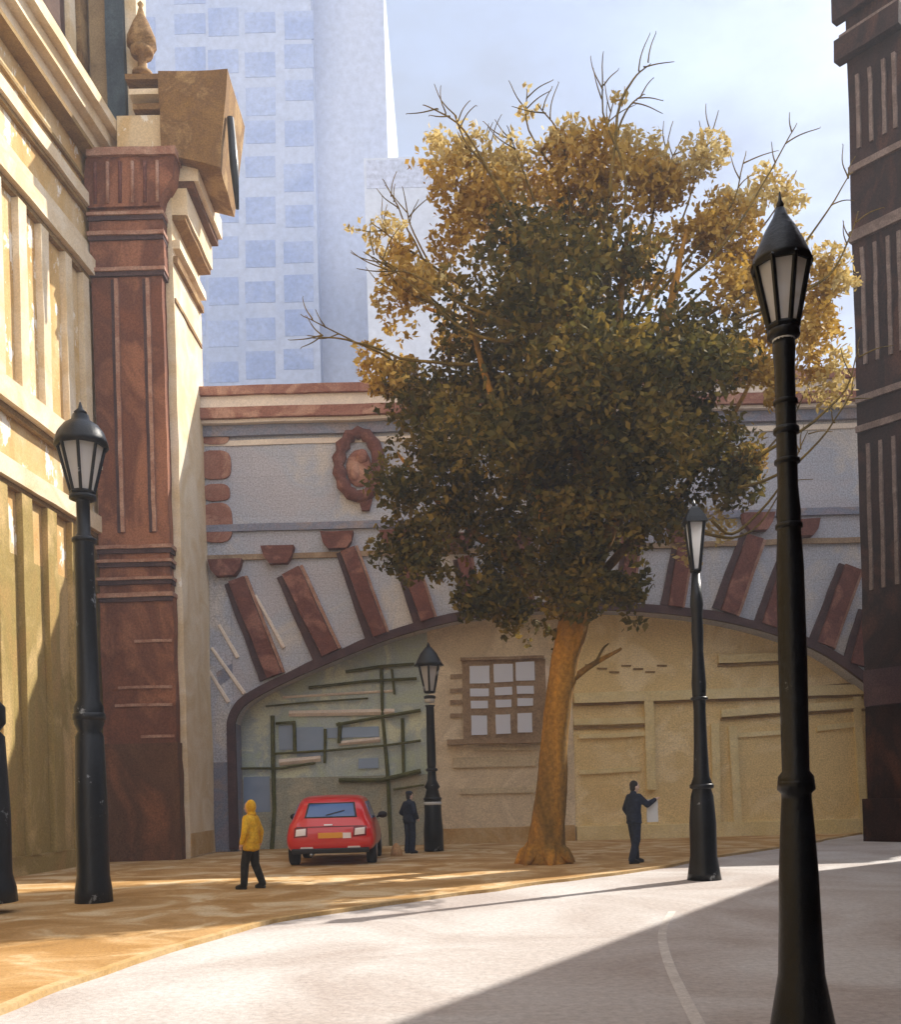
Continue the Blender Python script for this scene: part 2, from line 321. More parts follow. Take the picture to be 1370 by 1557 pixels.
for i in range(6):
    x = xl+.22+i*.345
    MB().tube([(x, YP-.13, zb+.1), (x+.03, YP-.15, zt-.15)], .05, 8).build('flute', M_brown_lt if i % 2 else M_vous, cap, smooth=True)
MB().box(xl+.02, xr+.5, YP-.22, 29.6, zt+.003, zt+.22).rough(.4, .02).build('capital_slab', M_brown_lt, cap)
MB().box(xl, xr+.06, YP-.02, 29.5, PZ(412)+.003, zb-.003).rough(.5, .02).build('pier_neck', M_brown, pier)
for py, h, o_ in ((327, .09, .10), (357, .11, .10), (411, .10, .08), (832, .1, .07), (853, .08, .06), (880, .08, .06), (905, .12, .06)):
    MB().box(xl-.04, xr+o_, YP-.12, 29.4, PZ(py)-h/2, PZ(py)+h/2).rough(.4, .015).build('pier_ring', M_brown_lt, pier)
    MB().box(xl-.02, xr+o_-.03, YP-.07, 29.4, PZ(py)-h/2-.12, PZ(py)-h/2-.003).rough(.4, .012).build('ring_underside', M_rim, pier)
for px in (176, 224):
    x = PX(px+2, 450)
    MB().box(x-.16, x-.06, YP-.035, YP+.1, PZ(810), PZ(425)).rough(.5, .015).build('dark_groove', M_rim, pier)
    MB().box(x-.055, x+.05, YP-.09, YP+.1, PZ(810), PZ(425)).rough(.5, .018).build('fillet_highlight', M_brown_lt, pier)  # pale strip paints the vertical highlight beside the groove
for py, pa, pb in ((975, 205, 270), (1045, 180, 262), (1072, 175, 262), (1120, 215, 268)):
    MB().box(PX(pa, py), min(PX(pb, py), xr-.02), YP-.06, YP+.1, PZ(py)-.04, PZ(py)+.04).rough(.3, .02).build('rustication_edge', M_brown_lt, pier)
# cream side wing of the building, lit flank facing the street
XW = -7.42
MB().box(-10, XW, 27.9, 30.98, -.1, PZ(300, 270, 28)).rough(.8, .035).build('cream_flank', M_ochre_lt, bld)
MB().box(-10, XW+.03, 28.0, 30.7, .1, .75).rough(.5, .02).build('flank_plinth', M_kerb, bld)
fz = PZ(460, 290, 28)
for z0, z1, t, mt in ((fz, fz+.12, .04, M_umber), (fz+1.1, fz+1.3, .12, M_umber), (fz+1.5, fz+1.75, .2, M_ochre_lt), (fz+2.3, fz+2.45, .36, M_umber), (fz+2.45, fz+3.2, .42, M_ochre_lt), (fz+3.2, fz+3.4, .62, M_brown_dk), (fz+3.4, fz+4.0, .75, M_ochre_lt)):
    MB().box(-9, XW+t, 27.95, 30.9, z0+.002, z1-.002).rough(.5, .02).build('flank_cornice', mt, bld)
zc0, zc1 = PZ(262, 300, 28), PZ(122, 300, 28)
g = MB(); xa, xb = PX(250, 180, 28), PX(352, 180, 28)
g.hexa([(xa, 27.6, zc0+.3), (xb-.28, 27.6, zc0-.15), (xb-.4, 30, zc0-.15), (xa, 30, zc0+.3), (xa-.04, 27.6, zc1), (xb, 27.6, zc1-.02), (xb, 30, zc1), (xa, 30, zc1)])
g.rough(.5, .035).build('cornice_end_block', M_umber, bld)
MB().box(xa-1.3, xa-.005, 27.8, 29.8, zc0+.1, zc1-1.1).rough(.5, .03).build('cornice_step', M_ochre, bld)
for k in range(3): MB().box(xa-1.0+.1*k, xa-.01, 27.7, 29.7, zc1-.16-.42*k, zc1-.42*k).rough(.5, .02).build('cornice_fillet', M_umber if k != 1 else M_ochre_lt, bld)
MB().tube([P(350, 180, 27.9), P(356, 250, 27.9), P(361, 318, 27.9)], [.10, .13, .05], 8).build('dark_sliver', M_black, bld, smooth=True)  # thin black sliver at the end of the cornice
# urn finial on the parapet
q = P(222, 118, 28.2)
u = MB().lathe((q.x-.1, 28.2, q.z), [(.3, 0), (.28, .12), (.13, .2), (.12, .55), (.3, .62), (.34, .75), (.2, .8), (.42, .9), (.4, 1.1), (.3, 1.35), (.22, 1.55), (.12, 1.75), (.05, 2.0), (.09, 2.08), (.0, 2.2)], 14).build('urn_finial', M_umber, bld, smooth=True)

# ------------------------------------------------------------------ stone arch bridge
YB, YB2 = 31.0, 32.4
arc_px = [(356, 1100), (360, 1085), (375, 1066), (440, 1032), (520, 998), (600, 966), (700, 940), (790, 928), (880, 925), (960, 927), (1040, 934), (1110, 945), (1180, 963), (1250, 990), (1312, 1034), (1350, 1066)]
arc = chaikin([P(x, y, YB) for x, y in arc_px], 2)
XL, XR = P(300, 900, YB).x-.6, 22.0
ZT = 13.1
br = thing('stone_arch_bridge', (2.5, 32, 0), 'blue-grey stone arch bridge with red stone ribs fanning over its wide low arch', 'bridge')
g = MB(); bm = g.bm
JX0 = arc[0].x; JX1 = arc[-1].x
for yy in (YB, YB2):
    tops = [bm.verts.new((p.x, yy, ZT)) for p in arc]; mids = [bm.verts.new((p.x, yy, p.z)) for p in arc]
    for i in range(len(arc)-1): bm.faces.new((mids[i], mids[i+1], tops[i+1], tops[i]))
for a, b in zip(arc, arc[1:]):
    bm.faces.new([bm.verts.new(q) for q in ((a.x, YB, a.z), (b.x, YB, b.z), (b.x, YB2, b.z), (a.x, YB2, a.z))])
g.build('arch_wall', M_bridge, br)
MB().box(XL, JX0, YB, YB2, -.1, ZT).rough(.6, .02).build('abutment', M_pier, br)
MB().box(XL+.01, JX0-.005, YB-.012, YB, arc[0].z-1.2, ZT-.01).build('spandrel', M_bridge, br)
MB().box(JX1, XR, YB, YB2, -.1, ZT).build('abutment', M_bridge, br)
# rim following the arch
prof = [Vector((JX0, YB, .12)), Vector((JX0, YB, 2))]+arc+[Vector((JX1, YB, 0))]
g = MB(); bm = g.bm; rw = .22; ring = []
for i, p in enumerate(prof):
    d = (prof[min(i+1, len(prof)-1)]-prof[max(i-1, 0)]); d.y = 0; d.normalize(); nrm = Vector((-d.z, 0, d.x)); k = 1+.25*noise.noise(p*.9)
    a, b = p-nrm*.04, p+nrm*rw*k
    ring.append([bm.verts.new(q) for q in ((a.x, YB-.14, a.z), (b.x, YB-.14, b.z), (b.x, YB+.05, b.z), (a.x, YB+.05, a.z))])
for A, B in zip(ring, ring[1:]):
    for k in range(4): bm.faces.new((A[k], A[(k+1) % 4], B[(k+1) % 4], B[k]))
g.build('arch_rim', M_rim, br)
# parapet bands
def BZ(py): return P(400, py, YB).z
for py0, py1, t, mt, nm in ((609, 596, .55, M_bridge_rd, 'coping'), (627, 609, .42, M_bridge_lt, 'pale_band'), (643, 627, .50, M_bridge_rd, 'red_band'), (648, 643, .36, M_bridge_lt, 'thin_fillet'), (664, 648, .16, M_pier, 'frieze_shadow'), (677, 669, .05, M_bridge_lt, 'pale_course')):  # dark blue-grey strip paints the shadow under the projecting bands
    MB().box(XL, XR, YB-t, YB2 if py1 < 640 else YB+.02, BZ(py0)+.002, BZ(py1)-.002).rough(.8, .022).build(nm, mt, br)  # the lowest course is a plain pale line
MB().box(XL, XR, YB+.02, YB2, ZT, BZ(627)).build('parapet', M_bridge, br)
for py0, py1 in ((808, 797), (851, 843)):
    MB().box(XL, XR, YB-.1, YB+.01, BZ(py0), BZ(py1)).rough(.8, .02).build('string_course', M_trimg if py0 > 820 else M_pier, br)
# red stone quoins beside the left building
for px, py, w_, h_ in ((327, 664, 22, 13), (329, 708, 23, 22), (330, 750, 20, 13), (330, 796, 24, 30)):
    c = P(px, py, YB); a, b = w_*YB/FPX, h_*YB/FPX
    pts = [(c.x+a*math.copysign(abs(math.cos(t))**.6, math.cos(t)), c.z+b*math.copysign(abs(math.sin(t))**.6, math.sin(t))) for t in [k*math.pi/9 for k in range(18)]]
    MB().prism(pts, YB-.09, YB+.05).rough(.3, .02).build('quoin_stone', M_bridge_rd, br)
# wreath medallion
c = P(546, 708, YB)
g = MB(); g.tube([(c.x+.62*math.cos(t), YB-.1, c.z+1.0*math.sin(t)) for t in [k*math.pi/14 for k in range(29)]], [.2+.05*math.sin(3*k) for k in range(29)], 8)
md = g.rough(.3, .03).build('medallion', M_vous, br, smooth=True)
g = MB(); g.ell((c.x, YB-.02, c.z-.1), (.42, .12, .6)); g.ell((c.x+.1, YB-.1, c.z+.25), (.2, .12, .22)); g.ell((c.x-.12, YB-.1, c.z-.2), (.16, .1, .3))
g.rough(.2, .03).build('relief', M_bridge_rd, md, smooth=True)
q = P(556, 768, YB); MB().prism([(q.x-.22, q.z+.18), (q.x+.22, q.z+.18), (q.x+.12, q.z-.2), (q.x-.12, q.z-.2)], YB-.12, YB+.02).build('pendant', M_vous, md)
# fan of red ribs: (top px, bottom px, width, trapezoid cap centre)
ribs = [((355, 885), (413, 1030), 36, (345, 866)), ((436, 872), (496, 997), 42, (424, 846)), ((524, 838), (572, 968), 34, (514, 824)), ((612, 850), (645, 945), 34, (603, 822)),
        ((700, 850), (718, 925), 30, (696, 826)), ((788, 850), (796, 915), 28, (786, 826)), ((955, 840), (945, 915), 28, (957, 822)), ((1034, 835), (1020, 922), 32, (1038, 815)), ((1140, 815), (1100, 930), 38, (1150, 796)),
        ((1196, 850), (1162, 950), 34, (1218, 806)), ((1288, 862), (1246, 980), 36, None), ((1318, 930), (1296, 1010), 34, None)]
for (tx, ty), (bx, by), wd, cp in ribs:
    a, b = P(tx, ty, YB), P(bx, by, YB); d = (b-a).normalized(); nr = Vector((d.z, 0, -d.x)); nr = nr if nr.x > 0 else -nr
    h = wd*YB/FPX/2
    lit = .58
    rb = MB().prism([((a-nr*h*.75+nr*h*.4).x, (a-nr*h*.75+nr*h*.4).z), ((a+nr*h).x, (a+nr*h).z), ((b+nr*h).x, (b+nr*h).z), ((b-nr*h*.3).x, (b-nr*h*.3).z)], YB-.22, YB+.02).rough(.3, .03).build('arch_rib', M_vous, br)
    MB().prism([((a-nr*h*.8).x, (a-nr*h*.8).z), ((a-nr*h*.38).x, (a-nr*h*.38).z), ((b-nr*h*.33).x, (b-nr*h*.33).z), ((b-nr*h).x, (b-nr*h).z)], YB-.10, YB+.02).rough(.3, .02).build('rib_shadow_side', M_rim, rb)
    MB().prism([((a+nr*h*1.04).x, (a+nr*h*1.04).z), ((a+nr*h*1.3).x, (a+nr*h*1.3).z), ((b+nr*h*1.25).x, (b+nr*h*1.25).z), ((b+nr*h*1.04).x, (b+nr*h*1.04).z)], YB-.14, YB+.02).rough(.3, .02).build('rib_lit_edge', M_brown_lt, rb)  # dark side and pale edge paint shade and light on each rib
    if cp:
        c = P(cp[0], cp[1], YB)
        MB().prism([(c.x-.52, c.z+.27), (c.x+.52, c.z+.27), (c.x+.44, c.z-.05), (c.x+.28, c.z-.26), (c.x-.28, c.z-.26), (c.x-.44, c.z-.05)], YB-.32, YB+.02).rough(.25, .03).build('rib_capital', M_vous, br)
for (a, b) in (((322, 985), (372, 1055)), ((333, 950), (362, 1000)), ((388, 905), (432, 985)), ((318, 1020), (348, 1068))):
    a, b = P(a[0], a[1], YB), P(b[0], b[1], YB)
    MB().tube([(a.x, YB-.02, a.z), (b.x, YB-.02, b.z)], [.05, .07], 6).build('highlight_streak', M_bridge_lt, br)  # pale tubes paint the highlights on the voussoirs

# ------------------------------------------------------------------ the three fronts under the arch
YI = 32.0
def IX(px, py=1150): return P(px, py, YI).x
def IZ(py, px=700): return P(px, py, YI).z
sf = thing('glazed_green_front', (IX(500), YI, 0), 'grey-green glazed front with mossy iron bars under the left of the bridge arch', 'shopfront')
gx0, gx1 = IX(330), IX(655)
MB().box(gx0, gx1, YI, YI+.5, IZ(1175), IZ(930)).rough(.5, .012).build('glass_panel', M_green, sf)
MB().box(gx0, gx1, YI-.04, YI+.5, -.1, IZ(1175)-.003).rough(.5, .012).build('lower_panel', M_greenlow, sf)
def bar(pts, wd, parent, nm, mt, dy=.10):
    p = [P(x, y, YI) for x, y in pts]
    g = MB(); g.tube([(a.x, YI-dy, a.z) for a in p], [wd*(1+.3*noise.noise(a*1.7)) for a in p], 6); return g.build(nm, mt, parent)
for pts, wd in (([(415, 1088), (416, 1160), (418, 1230), (414, 1294)], .07), ([(580, 1012), (582, 1090), (590, 1180), (595, 1294)], .06), ([(448, 1098), (449, 1142)], .06), ([(495, 1108), (494, 1160)], .05), ([(518, 1098), (516, 1130)], .07), ([(612, 1092), (614, 1180)], .05), ([(596, 1018), (600, 1056)], .04)):
    bar(pts, wd, sf, 'mullion', M_frame)
for pts, wd in (([(365, 1168), (430, 1168), (480, 1160)], .045), ([(415, 1146), (500, 1141), (590, 1133), (640, 1126)], .045), ([(405, 1074), (470, 1068), (560, 1062)], .035), ([(470, 1046), (560, 1036), (634, 1032)], .05), ([(526, 1022), (580, 1014), (630, 1010)], .06), ([(512, 1102), (570, 1092), (640, 1080)], .06), ([(516, 1186), (580, 1186), (640, 1172)], .08), ([(598, 1200), (645, 1193)], .04), ([(420, 1100), (450, 1098)], .05)):
    bar(pts, wd, sf, 'transom', M_frame, .12)
for pts, wd in (([(425, 1159), (488, 1153)], .11), ([(516, 1130), (578, 1124)], .10), ([(440, 1085), (600, 1082)], .12), ([(430, 1060), (600, 1050)], .05)):
    bar(pts, wd, sf, 'pale_rail', M_bridge_lt, .02)
for (a, b, c, d) in ((425, 448, 1102, 1140), (452, 492, 1105, 1150), (498, 576, 1104, 1122), (372, 410, 1180, 1235), (545, 575, 1152, 1168)):
    p, q = P(a, d, YI), P(b, c, YI); MB().box(p.x, q.x, YI-.05, YI-.005, p.z, q.z).rough(.25, .02).build('blue_pane', plain('grey_blue_pane', lin('8294ae'), rough=.25), sf)

pw = thing('plaster_front', (IX(760), YI, 0), 'warm grey plaster front with a white barred window under the middle of the arch', 'building')
MB().box(gx1, IX(872), YI-.1, YI+.5, -.1, IZ(918)).rough(.5, .015).build('wall', M_plast, pw)
wx = [P(x, 1060, YI).x for x in (708, 748, 786, 824)]; wz = [P(760, y, YI).z for y in (1122, 1078, 1050, 1040, 1010)]
wn = MB().box(wx[0]-.1, wx[-1]+.12, YI-.16, YI-.1, P(760, 1122, YI).z-.08, P(760, 1010, YI).z+.12).rough(.25, .02).build('window', M_trimg, pw)
for i, (xa, xb) in enumerate(((714, 744), (751, 779), (784, 812))):
    for j, (yt, yb_) in enumerate(((1013 - i*1, 1040), (1047, 1060), (1066, 1078), (1088, 1118))):
        p, q = P(xa+j*1.0, yb_-i*2, YI), P(xb-j*1.2, yt-i*2, YI)
        MB().box(p.x, q.x, YI-.20, YI-.162, p.z, q.z).rough(.15, .018).build('pane', M_pane, wn)
p, q = P(828, 1100, YI), P(842, 1013, YI); MB().box(p.x, q.x, YI-.14, YI-.09, p.z, q.z).rough(.2, .02).build('white_jamb', M_bridge_lt, wn)
p, q = P(680, 1133, YI), P(822, 1121, YI); MB().box(p.x, q.x, YI-.36, YI-.1, p.z, q.z).rough(.2, .025).build('sill', M_trimg, wn)
p, q = P(700, 1006, YI), P(826, 998, YI); MB().box(p.x, q.x, YI-.26, YI-.1, p.z, q.z).rough(.2, .02).build('lintel', M_trimg, wn)
for y in (1028, 1050, 1068, 1088): 
    p = P(704, y, YI); MB().box(p.x-.42, p.x-.03, YI-.15, YI-.1, p.z-.07, p.z+.07).rough(.15, .03).build('hinge_block', M_trimg, wn)
for y, xa, xb, h in ((1160, 690, 815, .16), (1203, 700, 812, .09), (1140, 720, 815, .05)):
    p, q = P(xa, y, YI), P(xb, y, YI); MB().box(p.x, q.x, YI-.16, YI-.1, p.z-h, p.z+h).rough(.3, .02).build('plaster_band', wash('pale_plaster_band', lin('cdc0a6'), lin('c4b69c'), scale=1.5), pw)
MB().box(gx1+.02, IX(870), YI-.2, YI-.1, -.1, .55).rough(.3, .02).build('plinth', M_kerb, pw)

yw = thing('panelled_yellow_front', (IX(1080), YI, 0), 'yellow limestone front with pale moulded panels under the right of the arch', 'building')
MB().box(IX(872)+.003, 16.4, YI-.05, YI+.5, -.1, IZ(915)).rough(.6, .015).build('wall', M_yell, yw)
def mould(x0, y0, x1, y1, t, nm='moulding', mt=M_yell_lt, w_=.1):
    p, q = P(x0, y0, YI), P(x1, y1, YI)
    if abs(x1-x0) > abs(y1-y0): g = MB().hexa([(p.x, YI-t, p.z-w_), (q.x, YI-t, q.z-w_), (q.x, YI-.05, q.z-w_), (p.x, YI-.05, p.z-w_), (p.x, YI-t, p.z+w_), (q.x, YI-t, q.z+w_), (q.x, YI-.05, q.z+w_), (p.x, YI-.05, p.z+w_)])
    else: g = MB().hexa([(p.x-w_, YI-t, p.z), (p.x+w_, YI-t, p.z), (p.x+w_, YI-.05, p.z), (p.x-w_, YI-.05, p.z), (q.x-w_, YI-t, q.z), (q.x+w_, YI-t, q.z), (q.x+w_, YI-.05, q.z), (q.x-w_, YI-.05, q.z)])
    g.rough(.5, .018).build(nm, mt, yw)
mould(872, 1062, 1330, 1048, .22, w_=.16); mould(872, 1098, 985, 1095, .14); mould(880, 1120, 980, 1116, .13, w_=.07); mould(880, 1174, 972, 1169, .12, w_=.07)
mould(985, 1062, 989, 1200, .2, 'pilaster', w_=.15); mould(1085, 1100, 1088, 1290, .2, 'pilaster', w_=.13); mould(1112, 1105, 1122, 1290, .2, 'pilaster', w_=.13)
mould(1090, 1003, 1200, 998, .2, w_=.13); mould(1095, 1085, 1320, 1070, .21, w_=.12); mould(1120, 1118, 1200, 1113, .12, w_=.07); mould(1240, 1108, 1310, 1100, .14, w_=.09)
mould(1300, 1060, 1312, 1270, .18, 'pilaster', w_=.12); mould(1240, 1045, 1320, 1038, .10, 'dark_fillet', M_line, .04); mould(872, 1071, 1330, 1057, .14, 'dark_fillet', M_line, .05); mould(1090, 1012, 1210, 1007, .12, 'dark_fillet', M_line, .04)
mould(1095, 1094, 1320, 1079, .12, 'dark_fillet', M_line, .04); mould(872, 1107, 985, 1104, .10, 'dark_fillet', M_line, .04)
for k in range(7): mould(890+18*k, 1012+5*(k % 3), 905+18*k, 1012+5*(k % 3), .07, 'brick_fleck', M_line, .03)
MB().box(IX(873), 16.2, YI-.22, YI-.05, -.1, .5).rough(.4, .02).build('plinth', M_yell_lt, yw)

# ------------------------------------------------------------------ background towers
def tower(name, px0, px1, pyt, Y, mat, label, D=30):
    a, b = P(px0, 500, Y), P(px1, 500, Y); top = P((px0+px1)/2, pyt, Y).z
    t = thing(name, ((a.x+b.x)/2, Y, 0), label, 'building')
    MB().box(a.x, b.x, Y, Y+D, -.5, top).build('wall', mat, t); return t, a.x, b.x, top
YT = 100
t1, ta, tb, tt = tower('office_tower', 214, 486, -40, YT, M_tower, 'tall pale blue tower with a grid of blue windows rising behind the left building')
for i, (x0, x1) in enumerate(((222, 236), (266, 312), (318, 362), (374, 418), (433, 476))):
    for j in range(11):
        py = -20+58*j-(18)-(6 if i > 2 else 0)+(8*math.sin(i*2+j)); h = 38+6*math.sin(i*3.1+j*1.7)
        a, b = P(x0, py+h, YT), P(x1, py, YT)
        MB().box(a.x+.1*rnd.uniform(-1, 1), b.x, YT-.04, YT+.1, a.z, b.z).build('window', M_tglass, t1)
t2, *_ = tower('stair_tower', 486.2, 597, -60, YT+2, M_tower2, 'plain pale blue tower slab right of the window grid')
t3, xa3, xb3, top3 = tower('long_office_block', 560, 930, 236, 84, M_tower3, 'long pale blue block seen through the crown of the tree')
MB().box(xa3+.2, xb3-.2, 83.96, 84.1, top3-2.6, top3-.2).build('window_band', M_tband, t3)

# ------------------------------------------------------------------ dark building at the right edge
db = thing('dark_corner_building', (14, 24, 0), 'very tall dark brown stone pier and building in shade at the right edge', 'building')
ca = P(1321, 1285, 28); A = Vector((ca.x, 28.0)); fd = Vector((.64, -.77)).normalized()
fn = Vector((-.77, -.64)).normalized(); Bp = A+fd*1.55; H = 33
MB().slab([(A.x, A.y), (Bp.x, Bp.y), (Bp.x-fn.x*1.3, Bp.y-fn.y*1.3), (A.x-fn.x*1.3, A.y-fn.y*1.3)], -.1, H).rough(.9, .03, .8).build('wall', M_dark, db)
tag(MB().slab([(16.5, 26), (.9, .5), (-3.2, -8), (20, -20), (30, 26)], -.1, 11).build('shade_wing', M_dark, db), 'unseen low dark brown wing added to shade the road')  # out of view, added to block light and shade the road
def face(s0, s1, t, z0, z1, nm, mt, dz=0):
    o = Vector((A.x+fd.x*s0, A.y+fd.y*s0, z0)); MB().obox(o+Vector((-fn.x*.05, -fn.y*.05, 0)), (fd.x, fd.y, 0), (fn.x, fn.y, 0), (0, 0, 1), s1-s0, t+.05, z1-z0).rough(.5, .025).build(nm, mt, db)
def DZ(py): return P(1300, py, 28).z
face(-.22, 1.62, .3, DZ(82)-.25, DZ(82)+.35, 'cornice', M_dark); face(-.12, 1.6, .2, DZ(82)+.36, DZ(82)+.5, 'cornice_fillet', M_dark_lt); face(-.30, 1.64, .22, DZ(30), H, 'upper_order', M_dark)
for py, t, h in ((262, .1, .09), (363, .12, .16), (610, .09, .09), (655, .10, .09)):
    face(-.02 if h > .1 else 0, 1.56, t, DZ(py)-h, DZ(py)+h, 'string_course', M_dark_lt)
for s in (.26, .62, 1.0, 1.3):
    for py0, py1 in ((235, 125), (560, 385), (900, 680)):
        face(s, s+.10, .07, DZ(py0), DZ(py1), 'fluting_highlight', M_dark_lt)  # paler strips paint the highlights on the flutes
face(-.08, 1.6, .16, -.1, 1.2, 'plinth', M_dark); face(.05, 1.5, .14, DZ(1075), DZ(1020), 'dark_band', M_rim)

# ------------------------------------------------------------------ street lamps
def lamp(base_px, top_px, prof, sides, label, z0=KZ, Yf=None, panes=True, nr=6):
    b = G(base_px[0], base_px[1], z0); Y = b.y; k = Y/FPX; bx, by = b.x, b.y
    topz = P(top_px[0], top_px[1], Y).z; Hh = topz-z0
    t = thing('street_lamp', b, label, 'street lamp', 'black street lamps along the road')
    L_ = dict(prof); zz = lambda y: z0+Hh*(base_px[1]-y)/(base_px[1]-top_px[1])
    # post: (half width px, y px)
    pr = [(wd*k, zz(y)-z0) for wd, y in L_['post']]
    MB().lathe((bx, by, z0), pr, 20).rough(9, .0).build('post', M_black, t, smooth=True)
    for y, wd, h in L_.get('rings', []):
        MB().lathe((bx, by, zz(y)-h*k), [(wd*k*.7, 0), (wd*k, h*k*.5), (wd*k, h*k*1.5), (wd*k*.7, h*k*2)], 20).build('collar', M_black, t, smooth=True)
    for y, wd, h in L_.get('pale', []):
        MB().lathe((bx, by, zz(y)-h*k), [(wd*k, 0), (wd*k*1.1, h*k), (wd*k, 2*h*k)], 16).build('pale_collar', M_lead, t, smooth=True)
    yt, yb_, wt, wb = L_['lantern']
    zt_, zb_ = zz(yt), zz(yb_); rt, rb = wt*k, wb*k
    fr = MB(); rot = L_.get('rot', .2)
    for s in range(sides):
        a = rot+2*math.pi*s/sides; c, s_ = math.cos(a), math.sin(a)
        fr.tube([(bx+rb*c, by+rb*s_, zb_), (bx+rt*c, by+rt*s_, zt_)], L_['bar']*k, 6)
    for z, r in ((zt_, rt), (zb_, rb)):
        fr.tube([(bx+r*math.cos(rot+2*math.pi*s/sides), by+r*math.sin(rot+2*math.pi*s/sides), z) for s in range(sides+1)], L_['bar']*k*1.15, 6)
    fr = fr.build('lantern_frame', M_black, t)
    for s in range(sides):
        a0, a1 = rot+2*math.pi*s/sides, rot+2*math.pi*(s+1)/sides; f = .93
        g = MB(); q = lambda a, r, z: Vector((bx+r*f*math.cos(a), by+r*f*math.sin(a), z))
        P4 = [q(a0, rb, zb_), q(a1, rb, zb_), q(a1, rt, zt_), q(a0, rt, zt_)]
        am = (a0+a1)/2; inn = Vector((math.cos(am), math.sin(am), 0))*-.012
        g.hexa([P4[0]+inn, P4[1]+inn, P4[1], P4[0], P4[3]+inn, P4[2]+inn, P4[2], P4[3]])
        g.build('glass_pane', M_opal, fr)
    MB().lathe((bx, by, 0), [(wd*k, zz(y)) for wd, y in L_['roof']], max(sides*2, 12) if sides > 4 else 4, rot if sides == 4 else 0).build('lantern_roof', M_black, t, smooth=sides > 4)
    MB().lathe((bx, by, 0), [(wd*k, zz(y)) for wd, y in L_['finial']], 10).build('finial', M_black, t, smooth=True)
    return t
lampL = dict(post=[(28, 1372), (27, 1350), (24, 1330), (24, 1240), (21, 1120), (17, 1112), (22, 1100), (22, 1075), (17, 1065), (15, 960), (14, 830), (16, 822), (10, 812), (10, 762), (14, 757)],
             rings=[(1090, 24, 9), (822, 18, 5), (757, 20, 5)], lantern=(678, 750, 35, 17), bar=2.6, roof=[(40, 680), (39, 672), (35, 660), (26, 648), (14, 640), (12, 632)], finial=[(5, 633), (10, 628), (4, 622), (1, 612)])
lamp((143, 1371), (108, 614), lampL, 8, 'tall black street lamp at the left edge of the pavement before the red sandstone pier')
lampF = dict(lampL); lampF['post'] = [(wd*1.8, y) for wd, y in lampL['post']]; lampF['rings'] = []
lamp((-26, 1388), (-66, 560), lampF, 8, 'black street lamp mostly cut off by the left edge of the picture')
lampM = dict(post=[(15, 1293), (15, 1262), (13, 1240), (13, 1215), (9, 1200), (12, 1196), (7, 1186), (6, 1170), (7, 1160), (6, 1075), (8, 1072)],
             rings=[(1170, 9, 3), (1214, 14, 3), (1060, 9, 3)], pale=[(1064, 7, 4), (1221, 13, 2.6)], lantern=(1012, 1052, 17, 8), bar=1.6, roof=[(23, 1012), (20, 1008), (13, 994), (5, 984)], finial=[(3, 985), (3, 982), (.5, 976)], rot=.5)
lamp((660, 1294), (657, 977), lampM, 6, 'smallest black street lamp, far off between the red car and the tree')
lampR = dict(post=[(26, 1338), (24, 1326), (20, 1300), (20, 1250), (17, 1210), (14, 1200), (17, 1194), (12, 1180), (10, 1130), (9, 1080), (11, 1040), (8, 990), (9, 960), (8, 935), (10, 920), (6, 872)],
             rings=[(1195, 18, 5), (1062, 13, 3), (925, 9, 3)], pale=[(941, 7, 6)], lantern=(794, 868, 17, 7), bar=2.6, roof=[(24, 796), (20, 788), (10, 774), (6, 771)], finial=[(3, 772), (3, 768), (.5, 760)], rot=math.pi/4)
lamp((1071, 1337), (1051, 762), lampR, 4, 'tall black street lamp with a narrow tapering lantern right of the tree', z0=0.0)
lampN = dict(post=[(52, 1600), (48, 1560), (34, 1480), (31, 1400), (29, 1330), (25, 1260), (22, 1215), (22, 1206), (28, 1200), (26, 1180), (20, 1172), (21, 1000), (20, 860), (17, 800), (18, 780), (15, 740), (15, 560), (17, 530), (16, 515)],
             rings=[(1192, 27, 10), (702, 19, 5), (655, 19, 7), (612, 18, 5), (800, 20, 6), (508, 24, 9)], pale=[(514, 16, 7)], lantern=(405, 498, 42, 22), bar=4, roof=[(46, 405), (44, 398), (36, 378), (24, 352), (12, 332), (7, 318)], finial=[(5, 320), (6, 312), (3, 306), (1, 292)], rot=.15)
lamp((1222, 1600), (1190, 294), lampN, 8, 'nearest and largest black street lamp standing in the shaded road at the right', z0=0.0)

# ------------------------------------------------------------------ tree
YTREE = 23.0
tb_ = G(829, 1312, KZ); YTREE = tb_.y
tree = thing('autumn_tree', tb_, 'big tree with dark olive crown and ochre autumn edges on the pavement before the bridge', 'tree')
def TP(px, py, dy=0.0):
    Y = YTREE+dy; return P(px, py, YTREE)+Vector((0, dy, 0))
kk = YTREE/FPX
tpath = [(829, 1316, 40), (829, 1305, 36), (831, 1285, 30), (834, 1250, 26), (838, 1200, 23), (842, 1140, 21), (849, 1070, 21), (860, 1000, 21), (873, 940, 22), (884, 905, 23), (893, 870, 20)]
g = MB(); g.tube([TP(x, y) for x, y, r in tpath], [r*kk for x, y, r in tpath], 22)
for k in range(7):
    a = k*2*math.pi/7+.3; b0 = TP(829, 1285)
    g.tube([b0+Vector((0, 0, .1)), b0+Vector((math.cos(a)*.5, math.sin(a)*.5, -.22)), b0+Vector((math.cos(a)*.72, math.sin(a)*.72, -.45))], [.28, .16, .03], 8)
trk = g.rough(.18, .035, 2.0).build('trunk', M_bark, tree, smooth=True)
limbs = []
